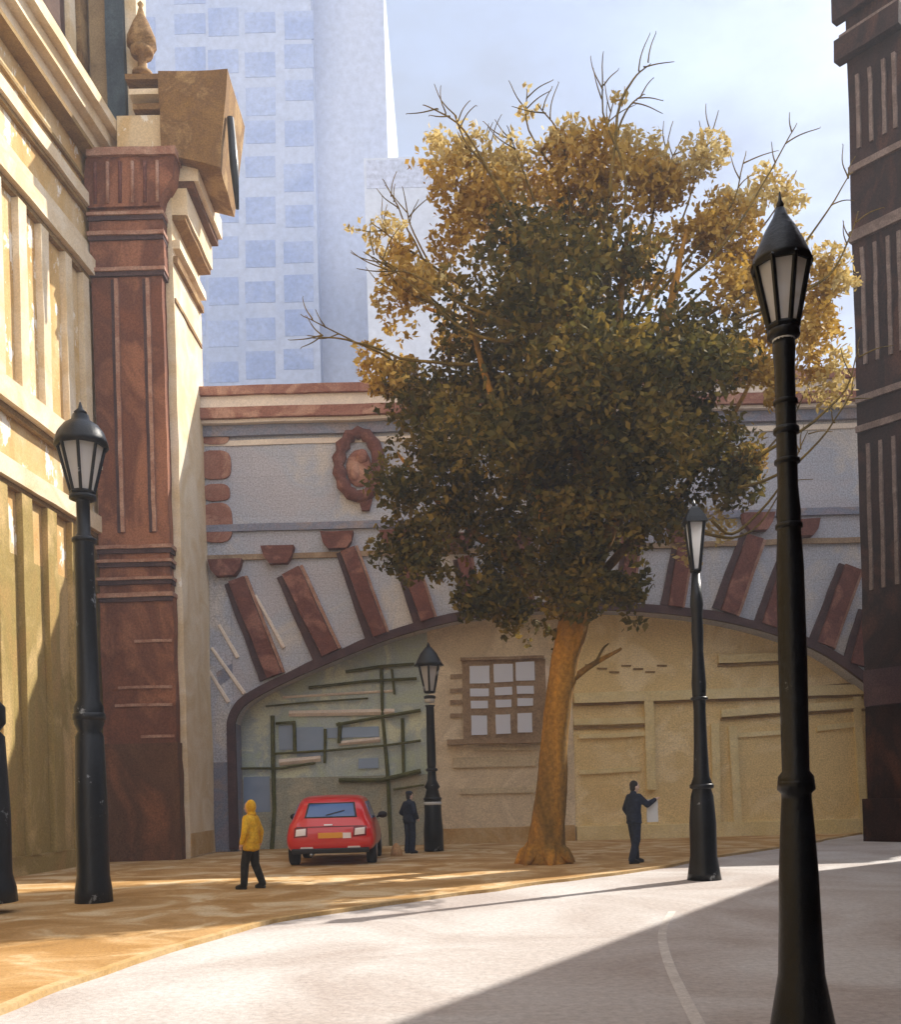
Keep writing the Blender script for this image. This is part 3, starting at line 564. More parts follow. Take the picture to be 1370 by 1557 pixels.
def limb(pts, r0, r1, nm='limb', mt=None, par=None, dys=None):
    n = len(pts); dys = dys or [0]*n
    pp = [TP(x, y, d) for (x, y), d in zip(pts, dys)]
    pp = chaikin(pp, 2); m = len(pp)
    rr = [r0+(r1-r0)*i/(m-1) for i in range(m)]
    for i in range(1, m-1): pp[i] = pp[i]+noise.noise_vector(pp[i]*1.5)*.05
    MB().tube(pp, rr, 7).build(nm, mt or M_bark, par or tree, smooth=True)
for pts, r0, dd in (([(878, 925), (850, 840), (800, 740), (750, 640), (710, 500)], .22, -.8), ([(888, 900), (890, 800), (880, 650), (868, 480), (860, 360)], .26, .6), ([(890, 890), (930, 800), (980, 650), (1010, 480), (1030, 380)], .24, -.8),
                    ([(885, 905), (960, 820), (1060, 720), (1130, 620), (1200, 480)], .13, 1.5), ([(875, 930), (820, 880), (720, 800), (640, 720), (600, 660)], .13, 1.2), ([(880, 880), (840, 760), (790, 600), (700, 440), (640, 400)], .15, 2.0), ([(890, 860), (920, 700), (930, 540), (938, 400)], .16, -1.2)):
    n = len(pts); limb(pts, r0, .03, dys=[dd*i/(n-1) for i in range(n)])
limb([(872, 1030), (905, 1005), (945, 985)], .09, .03); limb([(905, 1005), (915, 985), (925, 978)], .04, .015, 'twig', M_twig)
twigs = [[(700, 640), (600, 560), (540, 530), (460, 488)], [(620, 580), (540, 545), (475, 535)], [(720, 450), (650, 400), (600, 365), (565, 340)], [(700, 480), (640, 420), (585, 430)], [(680, 420), (630, 350), (610, 265)], [(650, 380), (615, 310), (578, 242)], [(735, 320), (700, 250), (645, 215)], [(740, 325), (700, 270), (690, 225)], [(715, 290), (716, 245)],
         [(830, 380), (800, 280), (770, 200)], [(800, 330), (760, 250), (735, 195)], [(860, 290), (850, 220), (815, 175)], [(920, 260), (925, 190), (940, 125)], [(925, 215), (950, 175), (975, 150)], [(930, 230), (945, 190), (975, 165)], [(990, 420), (1000, 300), (1030, 165)], [(990, 350), (1010, 260), (1040, 200)], [(1000, 440), (1050, 300), (1090, 175)], [(1060, 380), (1110, 330), (1130, 240)],
         [(1080, 420), (1130, 340), (1190, 230)], [(1100, 400), (1180, 320), (1225, 235)], [(1170, 440), (1240, 350), (1285, 280)], [(1170, 680), (1215, 630), (1255, 550)], [(1150, 760), (1220, 700), (1265, 620)], [(1080, 850), (1140, 790), (1170, 740), (1195, 690)], [(1220, 470), (1260, 420), (1285, 350)], [(640, 470), (600, 450), (580, 400)], [(700, 560), (630, 480), (560, 430)], [(700, 520), (620, 460), (590, 465)],
         [(940, 330), (900, 250), (905, 140)], [(870, 300), (800, 210), (800, 140)], [(1190, 690), (1245, 640), (1270, 570)], [(1120, 820), (1160, 800), (1200, 720)], [(1140, 480), (1230, 430), (1290, 400)]]
for i, p in enumerate(twigs):
    tx_, ty_, f_ = (885, 600, .38) if p[0][1] < 600 or p[0][0] < 900 else (1010, 800, .45)
    p = [(p[0][0]*(1-f_)+tx_*f_, p[0][1]*(1-f_)+ty_*f_)]+p if len(p) > 2 else p
    n = len(p); d = rnd.uniform(-2, 1.2)
    limb(p, .042, .008, 'twig', M_twig, dys=[d*(1-.3*j/(n-1)) for j in range(n)])
    for q_ in range(3):
        f_ = rnd.uniform(.25, .85); a0, a1 = p[-2], p[-1]; sx_, sy_ = a0[0]+(a1[0]-a0[0])*f_, a0[1]+(a1[1]-a0[1])*f_
        an = math.atan2(a1[1]-a0[1], a1[0]-a0[0])+rnd.choice((-1, 1))*rnd.uniform(.4, .9); ln = rnd.uniform(25, 60)
        limb([(sx_, sy_), (sx_+ln*.5*math.cos(an), sy_+ln*.5*math.sin(an)), (sx_+ln*math.cos(an+.15), sy_+ln*math.sin(an+.15))], .018, .006, 'twig', M_twig, dys=[d*.8]*3)

# foliage: leaf-sized faces gathered in clumps
def leaf_mat(name, ca, cb, cc):
    m = bpy.data.materials.new(name); m.use_nodes = True; t = m.node_tree; n = t.nodes; l = t.links.new; b = n['Principled BSDF']
    b.inputs['Roughness'].default_value = .7; b.inputs['Specular IOR Level'].default_value = .15
    ge = n.new('ShaderNodeNewGeometry'); co = n.new('ShaderNodeTexCoord'); nz = n.new('ShaderNodeTexNoise'); nz.inputs['Scale'].default_value = .9; nz.inputs['Detail'].default_value = 4
    l(co.outputs['Object'], nz.inputs['Vector'])
    ad = n.new('ShaderNodeMath'); ad.operation = 'MULTIPLY_ADD'; ad.inputs[1].default_value = .45; l(ge.outputs['Random Per Island'], ad.inputs[0]); l(nz.outputs[0], ad.inputs[2])
    r = n.new('ShaderNodeValToRGB'); e = r.color_ramp.elements; e[0].position = .45; e[0].color = ca; e[1].position = .95; e[1].color = cc; x = e.new(.68); x.color = cb
    l(ad.outputs[0], r.inputs[0]); l(r.outputs[0], b.inputs['Base Color'])
    tr = n.new('ShaderNodeBsdfTranslucent'); l(r.outputs[0], tr.inputs[0]); ms = n.new('ShaderNodeMixShader'); ms.inputs[0].default_value = .35
    l(b.outputs[0], ms.inputs[1]); l(tr.outputs[0], ms.inputs[2]); l(ms.outputs[0], n['Material Output'].inputs[0])
    return m
ML_green = leaf_mat('olive_leaves', lin('403e1e'), lin('625a2a'), lin('8e7634'))
ML_gold = leaf_mat('ochre_leaves', lin('a07c30'), lin('bc9844'), lin('d2b264'))
ML_pale = leaf_mat('straw_leaves', lin('b49a58'), lin('c8b070'), lin('d8c68e'))
nr = np.random.default_rng(11)
def leaves(name, mat, clumps, size, parent, dm=640):
    P_, S_ = [], []
    for (px, py, rp, dens, dyr) in clumps:
        R_ = rp*kk; c = TP(px, py, dyr)
        n = int(dens*R_*R_*dm)
        d = nr.normal(size=(n, 3)); d /= np.linalg.norm(d, axis=1)[:, None]
        r = nr.random(n)**.45
        p = d*r[:, None]*R_*np.array([1.0, .9, .85])+np.array(c)
        # lumpy: keep by 3d noise so gaps open
        keep = np.array([noise.noise(Vector(q)*.95)+.6*noise.noise(Vector(q)*2.9) > (-.14 if dens >= 1 else -.08)+.35*(rr-.7) for q, rr in zip(p, r)])
        P_.append(p[keep])
    P_ = np.concatenate(P_); n = len(P_)
    a = nr.normal(size=(n, 3)); a /= np.linalg.norm(a, axis=1)[:, None]
    b = np.cross(a, nr.normal(size=(n, 3))); b /= np.linalg.norm(b, axis=1)[:, None]
    s = size*(.6+.8*nr.random(n))[:, None]
    V = np.empty((n, 4, 3)); V[:, 0] = P_-a*s; V[:, 1] = P_+b*s*.55; V[:, 2] = P_+a*s; V[:, 3] = P_-b*s*.55
    V = V.reshape(-1, 3)-np.array(root_loc(parent))
    me = bpy.data.meshes.new(name); me.vertices.add(n*4); me.vertices.foreach_set('co', V.astype(np.float32).ravel())
    me.loops.add(n*4); me.loops.foreach_set('vertex_index', np.arange(n*4, dtype=np.int32))
    me.polygons.add(n); me.polygons.foreach_set('loop_start', (np.arange(n)*4).astype(np.int32)); me.polygons.foreach_set('loop_total', np.full(n, 4, dtype=np.int32))
    me.update(); me.validate(); me.materials.append(mat)
    o = bpy.data.objects.new(name, me); C.objects.link(o); o.parent = parent; return o, n
green = [(870, 620, 170, 1.0, 0), (760, 620, 140, 1.1, .6), (980, 640, 140, 1.1, -.6), (860, 470, 130, 1.1, .3), (740, 480, 90, 1, -.6), (980, 520, 110, 1, .6), (660, 705, 85, 1.2, 0), (600, 745, 48, 1.1, -.5), (1080, 680, 90, 1.2, .3), (1060, 590, 80, 1, -1),
         (700, 780, 110, 1.2, .4), (830, 790, 110, 1.2, -.6), (610, 820, 60, 1, .6), (650, 865, 50, 1, 0), (760, 880, 70, 1.2, .3), (850, 880, 60, 1.2, -.4), (720, 915, 38, 1.1, 0), (800, 950, 42, 1.2, .2), (930, 830, 70, 1, .4), (930, 760, 80, 1.1, -.8), (1120, 740, 45, 1, 0), (955, 955, 30, 1, 0),
         (690, 570, 90, 1, .9), (620, 600, 60, .9, 0), (880, 380, 85, .9, 0), (790, 400, 70, .9, -.9), (1090, 500, 60, .8, .5), (940, 440, 60, .8, -1.3), (880, 700, 120, 1, 2.0), (880, 600, 130, 1, 2.6), (860, 640, 130, 1, -2.6), (820, 520, 100, 1, -2.4), (960, 740, 80, .9, -2.3), (905, 870, 60, 1.2, -1.2), (945, 895, 45, 1.1, -.6), (865, 915, 55, 1.2, -.9), (800, 915, 55, 1.2, .5), (900, 810, 80, 1.1, -1.6), (1010, 800, 45, 1, -.4), (1030, 760, 50, 1, .5), (740, 700, 90, 1, -2.4), (950, 900, 36, .8, .2), (840, 975, 26, 1, .1), (1000, 590, 90, .9, -2.2)]
gold = [(700, 360, 55, .8, 0), (660, 420, 50, .8, .6), (760, 320, 50, .8, -.6), (850, 300, 60, .9, .4), (920, 310, 60, .9, -.4), (980, 350, 55, .7, .6), (1060, 370, 55, .8, -.3), (1050, 440, 50, .7, .6), (1130, 440, 50, .6, 0), (600, 500, 40, .6, 0), (620, 540, 40, .9, .5), (590, 590, 35, .9, -.3), (1140, 560, 50, .8, 0), (1200, 560, 40, .5, .3),
        (640, 250, 24, .6, 0), (660, 310, 34, .8, .2), (1150, 640, 30, .6, 0), (1140, 700, 36, .8, .2), (1250, 460, 32, .7, 0), (1270, 480, 26, .6, .3), (860, 240, 40, .8, 0), (900, 230, 30, .6, .4), (1020, 220, 26, .8, 0), (1020, 290, 40, .8, 0), (940, 250, 34, .6, 0), (790, 350, 40, .8, .9), (960, 400, 40, .5, 0), (1240, 560, 24, .6, 0), (610, 380, 24, .6, 0), (930, 860, 34, .6, .5), (690, 480, 46, .7, 1.2), (740, 300, 60, .8, .5), (690, 300, 50, .7, -.5), (820, 260, 55, .8, .8), (880, 270, 60, .9, -.8), (980, 280, 55, .8, 0), (1100, 340, 60, .8, 0), (1160, 380, 50, .7, .5), (1090, 460, 60, .8, -1), (1230, 440, 50, .7, 0), (1230, 520, 50, .7, -.5), (620, 450, 50, .7, -.5), (560, 520, 30, .6, 0), (580, 560, 40, .8, 0), (1180, 490, 50, .7, .8), (920, 360, 60, .8, 1.2), (1010, 400, 50, .6, 1), (1150, 600, 50, .8, -.5)]
pale = [(690, 240, 40, .7, .3), (780, 240, 46, .7, 0), (810, 170, 24, .6, 0), (840, 220, 30, .7, 0), (1040, 240, 40, .7, .4), (1080, 250, 34, .7, 0), (1170, 270, 34, .6, .2), (1200, 300, 34, .6, 0), (1260, 400, 36, .7, 0), (1240, 500, 40, .6, .4), (590, 340, 30, .5, 0), (560, 370, 26, .5, .3), (640, 440, 44, .6, 0), (1110, 280, 34, .7, .2), (950, 215, 30, .6, 0), (1270, 540, 30, .6, 0), (720, 290, 40, .5, .5), (570, 460, 24, .5, 0), (660, 210, 22, .5, 0), (940, 150, 16, .5, 0), (800, 140, 14, .5, 0), (1000, 260, 40, .6, 0), (1090, 790, 40, .6, .5), (1060, 830, 34, .5, .3), (700, 250, 50, .8, -.4), (760, 250, 50, .8, .5), (860, 220, 40, .8, -.5), (1000, 230, 36, .8, 0), (1060, 260, 44, .8, -.5), (1140, 310, 44, .7, 0), (1200, 360, 46, .7, .4), (1270, 440, 40, .7, 0), (600, 400, 44, .6, .4), (1260, 590, 40, .6, 0), (540, 350, 26, .5, 0)]
o1, n1 = leaves('crown', ML_green, green, .088, tree, 1150)
o2, n2 = leaves('ochre_foliage', ML_gold, gold, .085, tree, 1700)
o3, n3 = leaves('straw_foliage', ML_pale, pale, .08, tree, 1700)
print('leaves', n1, n2, n3)

# ------------------------------------------------------------------ car
cb = G(503, 1316, KZ); CYAW = R(1.5)
car = thing('parked_car', cb, 'red hatchback seen from behind with a blue rear window, parked under the bridge', 'car')
M_red = plain('red_car_paint', lin('d01618'), rough=.28, coat=.6); M_tyre = plain('tyre_rubber', lin('15151a'), rough=.9); M_cglass = plain('blue_car_glass', lin('2c5898'), rough=.08, spec=.8)
M_chrome = plain('pale_lamp_lens', lin('f0e6e8'), rough=.2, spec=.7); M_rim2 = plain('wheel_alloy', lin('9a9a9e'), rough=.35, metal=.7); M_plate = plain('amber_number_plate', lin('eaa02c'), rough=.4); M_blk = plain('black_plastic', lin('18181c'), rough=.6)
def carP(x, y, z): return Vector((cb.x+x*math.cos(CYAW)-y*math.sin(CYAW), cb.y+x*math.sin(CYAW)+y*math.cos(CYAW), cb.z+z))
st = [  # y, z bottom, half width low, belt z, belt half, roof z, roof half
    (0.00, .42, .92, .80, .86, .86, .70), (.06, .32, 1.02, .92, .94, 1.00, .74), (.22, .30, 1.06, 1.02, .98, 1.22, .76), (.48, .30, 1.08, 1.05, 1.00, 1.52, .76), (.85, .30, 1.08, 1.06, 1.01, 1.66, .78), (1.5, .30, 1.08, 1.06, 1.01, 1.70, .80), (2.2, .30, 1.08, 1.05, 1.01, 1.67, .79),
    (2.75, .30, 1.08, 1.03, 1.00, 1.42, .78), (3.15, .30, 1.07, 1.0, .97, 1.12, .80), (3.6, .30, 1.04, .92, .92, 1.0, .76), (4.05, .33, .98, .80, .85, .86, .66), (4.22, .42, .86, .66, .74, .70, .52)]
g = MB(); rings = []
for y, zb_, wl, zbl, wbl, zr, wr in st:
    half = [(0, zb_), (wl*.55, zb_), (wl*.9, zb_+.02), (wl, zb_+.16), (wl*1.01, (zb_+zbl)/2+.05), (wbl+.02, zbl-.04), (wbl-.03, zbl+.01), ((wbl*.3+wr*.7), zbl+(zr-zbl)*.62), (wr, zr-.06), (wr*.72, zr-.008), (wr*.35, zr), (0, zr+.004)]
    pts = half+[(-x, z) for x, z in half[-2:0:-1]]
    rings.append([g.bm.verts.new(carP(x, y, z)) for x, z in pts])
n = len(rings[0])
for A_, B_ in zip(rings, rings[1:]):
    for k in range(n): g.bm.faces.new((A_[k], A_[(k+1) % n], B_[(k+1) % n], B_[k]))
g.bm.faces.new(rings[0]); g.bm.faces.new(rings[-1][::-1])
body = g.build('body', M_red, car, smooth=True)
ss = body.modifiers.new('sub', 'SUBSURF'); ss.levels = 2; ss.render_levels = 2
bpy.context.view_layer.update()
dg = bpy.context.evaluated_depsgraph_get(); ev = body.evaluated_get(dg); me = ev.to_mesh()
mw = ev.matrix_world
bvh = BVHTree.FromPolygons([mw @ v.co for v in me.vertices], [tuple(p.vertices) for p in me.polygons]); ev.to_mesh_clear()
def patch(nm, mat, quad, axis, parent, nu=8, nv=6, off=.012):
    # quad of 4 (a, z) corners; axis 'rear' -> a is x, cast forward; 'side+1/-1' -> a is y
    g = MB(); vs = []
    for j in range(nv+1):
        for i in range(nu+1):
            s, t = i/nu, j/nv
            a = (quad[0][0]*(1-s)+quad[1][0]*s)*(1-t)+(quad[3][0]*(1-s)+quad[2][0]*s)*t
            z = (quad[0][1]*(1-s)+quad[1][1]*s)*(1-t)+(quad[3][1]*(1-s)+quad[2][1]*s)*t
            if axis == 'rear': o, e = carP(a, -3, z), carP(a, 3, z)
            else: o, e = carP(axis*3, a, z), carP(-axis*3, a, z)
            d = (e-o).normalized(); h, nrm, _, _ = bvh.ray_cast(o, d)
            if h is None: h = o+d*3; nrm = -d
            vs.append((h+(-d)*off, h+d*.02))
    F = [g.bm.verts.new(v[0]) for v in vs]; B = [g.bm.verts.new(v[1]) for v in vs]; W = nu+1
    for j in range(nv):
        for i in range(nu): g.bm.faces.new((F[j*W+i], F[j*W+i+1], F[(j+1)*W+i+1], F[(j+1)*W+i])); g.bm.faces.new((B[j*W+i], B[(j+1)*W+i], B[(j+1)*W+i+1], B[j*W+i+1]))
    brd = [i for i in range(nu)]+[j*W+nu for j in range(nv)]+[nv*W+i for i in range(nu, 0, -1)]+[j*W for j in range(nv, 0, -1)]
    for a, b in zip(brd, brd[1:]+brd[:1]): g.bm.faces.new((F[b], F[a], B[a], B[b]))
    return g.build(nm, mat, parent, smooth=False)
seal = patch('window_seal', M_blk, [(-.62, 1.14), (.64, 1.14), (.57, 1.50), (-.55, 1.50)], 'rear', car, off=.008)
patch('rear_window', M_cglass, [(-.57, 1.17), (.59, 1.17), (.53, 1.47), (-.51, 1.47)], 'rear', car, off=.016)
for sx in (-1, 1):
    patch('tail_light', M_chrome, [(sx*.92-.10, .72), (sx*.92+.10, .72), (sx*.90+.09, .92), (sx*.90-.09, .92)], 'rear', car, 4, 4, .02) if False else None
    patch('tail_light', M_chrome, [(sx*.70-.12, .72), (sx*.70+.12, .74), (sx*.70+.13, .90), (sx*.70-.10, .88)], 'rear', car, 4, 4, .02)
    patch('reflector', M_chrome, [(sx*.56-.16, .40), (sx*.56+.16, .40), (sx*.56+.14, .46), (sx*.56-.14, .46)], 'rear', car, 4, 2, .02)
    patch('side_window', M_cglass, [(.62, 1.1), (1.55, 1.1), (1.55, 1.52), (.80, 1.50)], sx, car)
    patch('side_window', M_cglass, [(1.63, 1.1), (2.65, 1.1), (2.25, 1.50), (1.63, 1.52)], sx, car)
    g = MB(); c = carP(sx*1.15, 2.55, 1.14); g.ell(c, (.13, .08, .09)); g.tube([carP(sx*1.0, 2.6, 1.08), c], .03, 6); g.build('wing_mirror', M_blk, car, smooth=True)
    for yy in (.75, 3.35):
        wc = carP(sx*.93, yy, .33); ax = carP(sx*1, 0, 0)-carP(0, 0, 0)
        wh = MB().tube([wc-ax*.11, wc-ax*.09, wc+ax*.10, wc+ax*.13], [.30, .33, .33, .29], 24).build('wheel', M_tyre, car, smooth=True)
        MB().tube([wc+ax*.11, wc+ax*.145], [.2, .17], 16).build('hub', M_rim2, wh)
patch('number_plate', M_plate, [(-.28, .66), (.30, .66), (.30, .79), (-.28, .79)], 'rear', car, 6, 2, .02)
patch('plate_end', M_chrome, [(.305, .65), (.50, .65), (.50, .78), (.305, .78)], 'rear', car, 2, 2, .022)
patch('boot_seam', M_blk, [(-.80, .925), (.80, .925), (.80, .94), (-.80, .94)], 'rear', car, 8, 1, .01)
patch('wiper', M_blk, [(-.10, 1.19), (.34, 1.30), (.34, 1.32), (-.10, 1.215)], 'rear', car, 6, 1, .03)
MB().tube([carP(-.45, -.09, .27), carP(-.45, .3, .27)], .04, 10).build('exhaust_pipe', M_rim2, car, smooth=True)
for sx in (-1, 1): patch('lamp_surround', plain('deep_red_lens', lin('7a0c10'), rough=.2), [(sx*.70-.16, .68), (sx*.70+.16, .70), (sx*.70+.17, .94), (sx*.70-.14, .92)], 'rear', car, 4, 4, .012)
patch('badge', M_chrome, [(-.14, .96), (.06, .96), (.06, .99), (-.14, .99)], 'rear', car, 2, 2, .02)
MB().hexa([carP(x, y, z) for x, y, z in ((-.9, -.05, .30), (.9, -.05, .30), (.9, .3, .28), (-.9, .3, .28), (-.93, -.06, .42), (.93, -.06, .42), (.93, .3, .42), (-.93, .3, .42))]).build('rear_bumper', M_blk, car, bev=.03)

# ------------------------------------------------------------------ people
M_skin = plain('skin', lin('c89a7c'), rough=.6); M_skin_p = plain('pale_skin', lin('dcc0b0'), rough=.6); M_hair = plain('dark_hair', lin('1c1a1e'), rough=.8)
M_yjk = wash('yellow_coat', lin('cf9a18'), lin('e0b434'), scale=5, grain=.08); M_trs = wash('black_trousers', lin('1e1c1a'), lin('302c26'), scale=6, grain=.1); M_shoe = plain('dark_shoe', lin('141414'), rough=.6)
M_paper = plain('pale_paper', lin('d4d8dc'), rough=.8)
def remesh(o, v=.012, sm=3):
    r = o.modifiers.new('remesh', 'REMESH'); r.mode = 'VOXEL'; r.voxel_size = v; r.use_smooth_shade = True
    s = o.modifiers.new('smooth', 'SMOOTH'); s.iterations = sm; s.factor = .5
def person(base, heading, Hs, J, label, jacket, trousers, hair, skin, hood=None, cap_=None, coat_len=.0, stout=1.0):
    t = thing('person', base, label, 'person')
    ch, sh = math.cos(heading), math.sin(heading); S = Hs/1.75
    W = lambda p: Vector((base.x+S*(p[0]*ch-p[1]*sh), base.y+S*(p[0]*sh+p[1]*ch), base.z+S*p[2]))   # local: +y is forward
    j = {k: W(v) for k, v in J.items()}
    c = lambda g, a, ra, b, rb: g.capsule(j[a] if isinstance(a, str) else a, ra*S, j[b] if isinstance(b, str) else b, rb*S)
    rotz = Matrix.Rotation(heading, 4, 'Z')
    def torso(g, f):
        for z, wx_, wy_ in ((.96, .155, .115), (1.0, .153, .113), (1.04, .15, .11), (1.08, .145, .107), (1.12, .146, .107), (1.16, .148, .108), (1.2, .152, .11), (1.24, .157, .112), (1.28, .164, .114), (1.32, .17, .115), (1.36, .17, .11), (1.40, .165, .10)):
            p = J['pelvis']; q = J['neck']; tt_ = (z-.95)/(1.48-.95); cc = [p[i]+(q[i]-p[i])*tt_ for i in (0, 1)]
            g.ell(W((cc[0], cc[1], z)), (wx_*S*f*stout, wy_*S*f*stout, .10*S), 14, 8, rotz)
    # one continuous body
    g = MB(); torso(g, .93)
    c(g, 'neck', .055, 'head', .05)
    hc = W((J['head'][0], J['head'][1]+.01, J['head'][2]+.02)); g.ell(hc, (.075*S, .093*S, .115*S), 18, 12, rotz)
    g.ell(W((J['head'][0], J['head'][1]+.035, J['head'][2]-.055)), (.052*S, .06*S, .055*S), 12, 8, rotz)
    g.ell(W((J['head'][0], J['head'][1]+.108, J['head'][2]-.01)), (.012*S, .02*S, .026*S), 8, 6, rotz)
    for sx in (-1, 1): g.ell(W((J['head'][0]+sx*.076, J['head'][1]-.002, J['head'][2])), (.012*S, .02*S, .03*S), 8, 6, rotz)
    for s in 'LR':
        c(g, 'sh'+s, .05, 'el'+s, .04); c(g, 'el'+s, .038, 'wr'+s, .026)
        c(g, 'hip'+s, .08, 'kn'+s, .055); c(g, 'kn'+s, .055, 'an'+s, .036); c(g, 'an'+s, .035, 'to'+s, .03)
        wr, el = j['wr'+s], j['el'+s]; d = (wr-el).normalized()
        side = d.cross(W((0, 1, 0))-W((0, 0, 0))); side = side.normalized() if side.length > .1 else Vector((0, 0, 1)); curl = side.cross(d)
        if curl.dot(j['pelvis']-wr) < 0 and s in 'LR': curl = -curl
        pm = wr+d*.055*S; g.capsule(wr, .024*S, pm, .034*S)
        for i in range(4):
            o = (i-1.5)*.019*S; Lf = (.062, .072, .068, .054)[i]*S
            a = pm+side*o+d*.02*S; b = a+d*Lf*.55+curl*Lf*.12; e = b+d*Lf*.35+curl*Lf*.3
            g.capsule(a, .0095*S, b, .009*S, 8); g.capsule(b, .009*S, e, .0078*S, 8)
        a = wr+d*.02*S+side*.028*S; g.capsule(a, .011*S, a+(d*.7+side*.7)*.045*S, .009*S, 8)
    b_ = g.build('body', skin, t); remesh(b_, .0065, 2)
    for sx in (-1, 1): MB().ell(W((J['head'][0]+sx*.03, J['head'][1]+.093, J['head'][2]+.02)), (.011*S, .009*S, .009*S), 8, 6, rotz).build('eye', M_hair, t, smooth=True)
    MB().ell(W((J['head'][0], J['head'][1]+.094, J['head'][2]-.055)), (.024*S, .008*S, .007*S), 8, 6, rotz).build('mouth', plain('lips', lin('96584c')), t, smooth=True)
    # clothes
    g = MB(); torso(g, 1.12)
    for s in 'LR': c(g, 'sh'+s, .068*(stout*.4+.6), 'el'+s, .06*(stout*.6+.4)); c(g, 'el'+s, .06*(stout*.5+.5), 'wr'+s, .048)
    if coat_len:
        for k in range(9):
            z = .97-coat_len*k/8; w_ = (.165+.035*k/8)*stout
            g.ell(W((J['pelvis'][0], J['pelvis'][1], z)), (w_*S, (.125+.02*k/8)*S, .07*S), 14, 8, rotz)
    c(g, 'neck', .075, tuple(j['neck']+Vector((0, 0, .02))), .07)
    remesh(g.build('coat', jacket, t), .012, 14)
    g = MB()
    for s in 'LR': c(g, 'hip'+s, .10*(stout*.5+.5), 'kn'+s, .078*(stout*.6+.4)); c(g, 'kn'+s, .077*(stout*.6+.4), 'an'+s, .064*(stout*.6+.4))
    g.ell(W((J['pelvis'][0], J['pelvis'][1], .93)), (.155*S, .12*S, .11*S), 14, 8, rotz)
    remesh(g.build('trousers', trousers, t), .012, 4)
    for s in 'LR':
        g = MB(); c(g, 'an'+s, .045, 'to'+s, .042); a = W((J['to'+s][0], J['to'+s][1], .025)); b = W((J['an'+s][0], J['an'+s][1]-.03, .03)); g.capsule(a, .04*S, b, .04*S); remesh(g.build('shoe', M_shoe, t), .01, 3)
    if hood:
        g = MB(); g.ell(W((J['head'][0], J['head'][1]-.035, J['head'][2]+.025)), (.105*S, .105*S, .145*S), 18, 12, rotz); g.ell(W((J['neck'][0], J['neck'][1]-.03, J['neck'][2]+.02)), (.10*S, .09*S, .07*S), 12, 8, rotz)
        remesh(g.build('hood', hood, t), .012, 3)
    else:
        g = MB(); g.ell(W((J['head'][0], J['head'][1]-.014, J['head'][2]+.045)), (.084*S, .097*S, .102*S), 16, 10, rotz); g.ell(W((J['head'][0], J['head'][1]-.045, J['head'][2]-.02)), (.074*S, .06*S, .08*S), 12, 8, rotz)
        remesh(g.build('hair', hair, t), .01, 3)
    if cap_:
        g = MB(); g.ell(W((J['head'][0], J['head'][1]-.01, J['head'][2]+.10)), (.10*S, .11*S, .055*S), 16, 8, rotz); g.capsule(W((J['head'][0]-.03, J['head'][1]+.11, J['head'][2]+.085)), .014*S, W((J['head'][0]+.03, J['head'][1]+.11, J['head'][2]+.085)), .014*S)
        remesh(g.build('cap', cap_, t), .01, 2)
    return t, W, S
def pose(**k):
    J = dict(pelvis=(0, 0, .95), neck=(0, .0, 1.48), head=(0, .02, 1.62), shL=(-.18, 0, 1.41), shR=(.18, 0, 1.41), elL=(-.24, -.02, 1.12), elR=(.24, -.02, 1.12), wrL=(-.25, .05, .88), wrR=(.25, .05, .88),
             hipL=(-.09, 0, .92), hipR=(.09, 0, .92), knL=(-.11, .02, .5), knR=(.11, .02, .5), anL=(-.12, -.02, .09), anR=(.12, -.02, .09), toL=(-.13, .13, .035), toR=(.13, .13, .035))
    J.update(k); return J
yb = G(384, 1351, KZ)
person(yb, R(135-90+25), 1.60, pose(knL=(-.10, .10, .5), anL=(-.12, .12, .09), toL=(-.13, .27, .04), knR=(.12, .0, .5), anR=(.16, -.14, .10), toR=(.16, .0, .04), elL=(-.29, -.03, 1.14), wrL=(-.33, .02, .93), elR=(.29, -.05, 1.14), wrR=(.34, .0, .93)),
       'person in a yellow hooded coat and black trousers walking left of the car', M_yjk, M_trs, M_hair, M_skin, hood=M_yjk, coat_len=.16, stout=1.22)
mb = G(624, 1297, KZ)
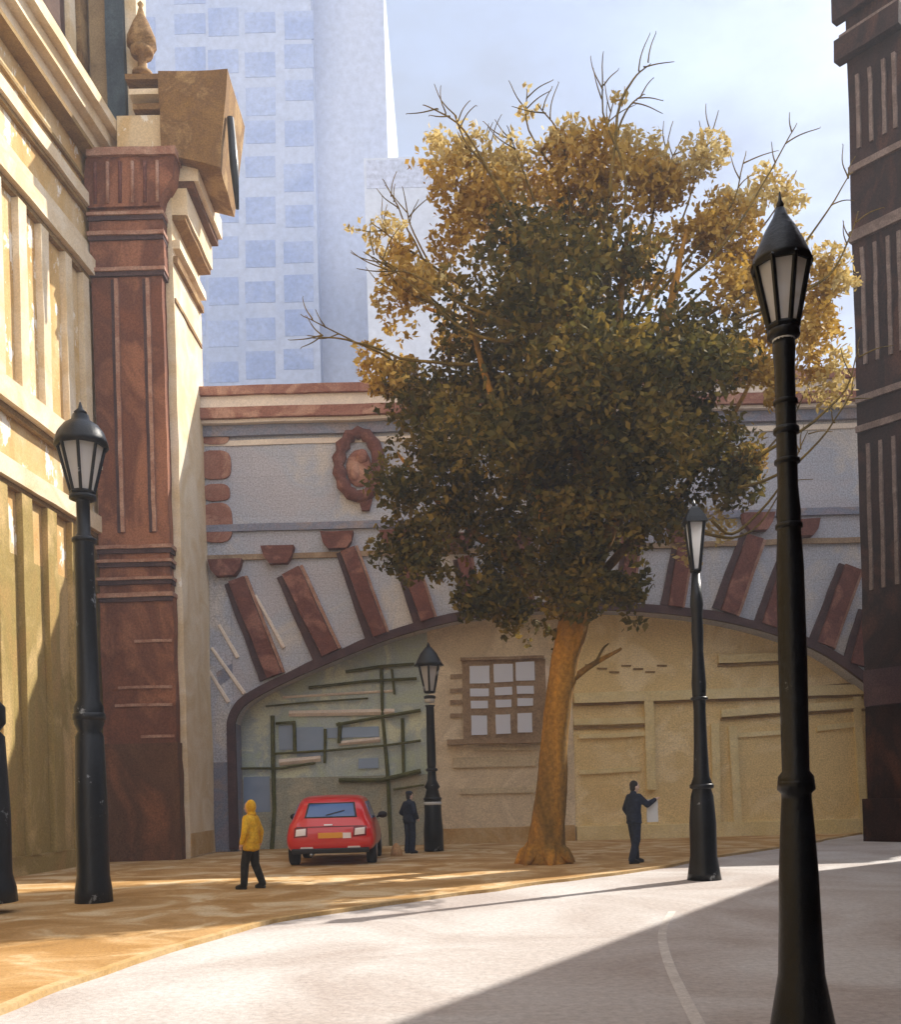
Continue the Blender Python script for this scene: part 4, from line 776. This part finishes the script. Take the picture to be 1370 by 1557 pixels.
person(mb, R(-55), 1.72, pose(shL=(-.2, 0, 1.41), shR=(.2, 0, 1.41), elL=(-.35, -.04, 1.16), wrL=(-.24, .12, 1.0), elR=(.35, -.04, 1.16), wrR=(.24, .12, 1.0), anL=(-.14, -.02, .09), anR=(.14, -.02, .09)),
       'person in a navy coat and cap standing beside the small far street lamp', M_navy, M_navy, M_hair, M_skin_p, cap_=M_navy, coat_len=.08, stout=1.4)
rb_ = G(966, 1312, KZ)
_, W, S = person(rb_, R(-70), 1.80, pose(elL=(-.26, -.06, 1.16), wrL=(-.22, .04, .96), shR=(.18, .02, 1.42), elR=(.22, .2, 1.24), wrR=(.16, .42, 1.34), knL=(-.11, .06, .5), anL=(-.12, .1, .09), toL=(-.13, .25, .04), knR=(.11, -.02, .5), anR=(.13, -.16, .09), toR=(.13, -.01, .04), head=(0, .03, 1.62)),
       'person in a dark navy suit right of the tree reaching out over a pale paper', M_navy, M_navy, M_hair, M_skin_p, stout=1.2, coat_len=.1)
pc = W((.12, .37, 1.12)); a_ = (W((0, 1, 0))-W((0, 0, 0))).normalized(); up = Vector((0, 0, 1)); sd_ = a_.cross(up)
g = MB(); g.obox(pc-a_*.13-up*.26, a_, sd_, up, .27, .02, .50)
tag(g.rough(.08, .008, 6).build('folded_paper', M_paper, loc=tuple(pc)), 'tall pale folded sheet held in front of the navy-suited person', 'paper')
# small worn guard stone beside the navy-coated person
q = G(603, 1300, KZ)
tag(MB().lathe((q.x, q.y, KZ-.02), [(.17, 0), (.16, .1), (.12, .24), (.05, .34), (.01, .36)], 10).rough(.1, .02, 4).build('guard_stone', wash('worn_ochre_stone', lin('b88a5c'), lin('d0ac80'), scale=4), smooth=True, loc=tuple(q)), 'small rounded ochre guard stone beside the parked red car', 'guard stone')

# ------------------------------------------------------------------ haze
hm = bpy.data.materials.new('haze_air'); hm.use_nodes = True; ht = hm.node_tree; ht.nodes.clear()
ho = ht.nodes.new('ShaderNodeOutputMaterial'); hv = ht.nodes.new('ShaderNodeVolumePrincipled'); hv.inputs['Density'].default_value = .0022; hv.inputs['Color'].default_value = (.86, .90, 1, 1); hv.inputs['Anisotropy'].default_value = 0
ht.links.new(hv.outputs[0], ho.inputs['Volume'])
hz = MB().box(-620, 620, -80, 920, -1.5, 92).build('haze', hm); tag(hz, kind='stuff')
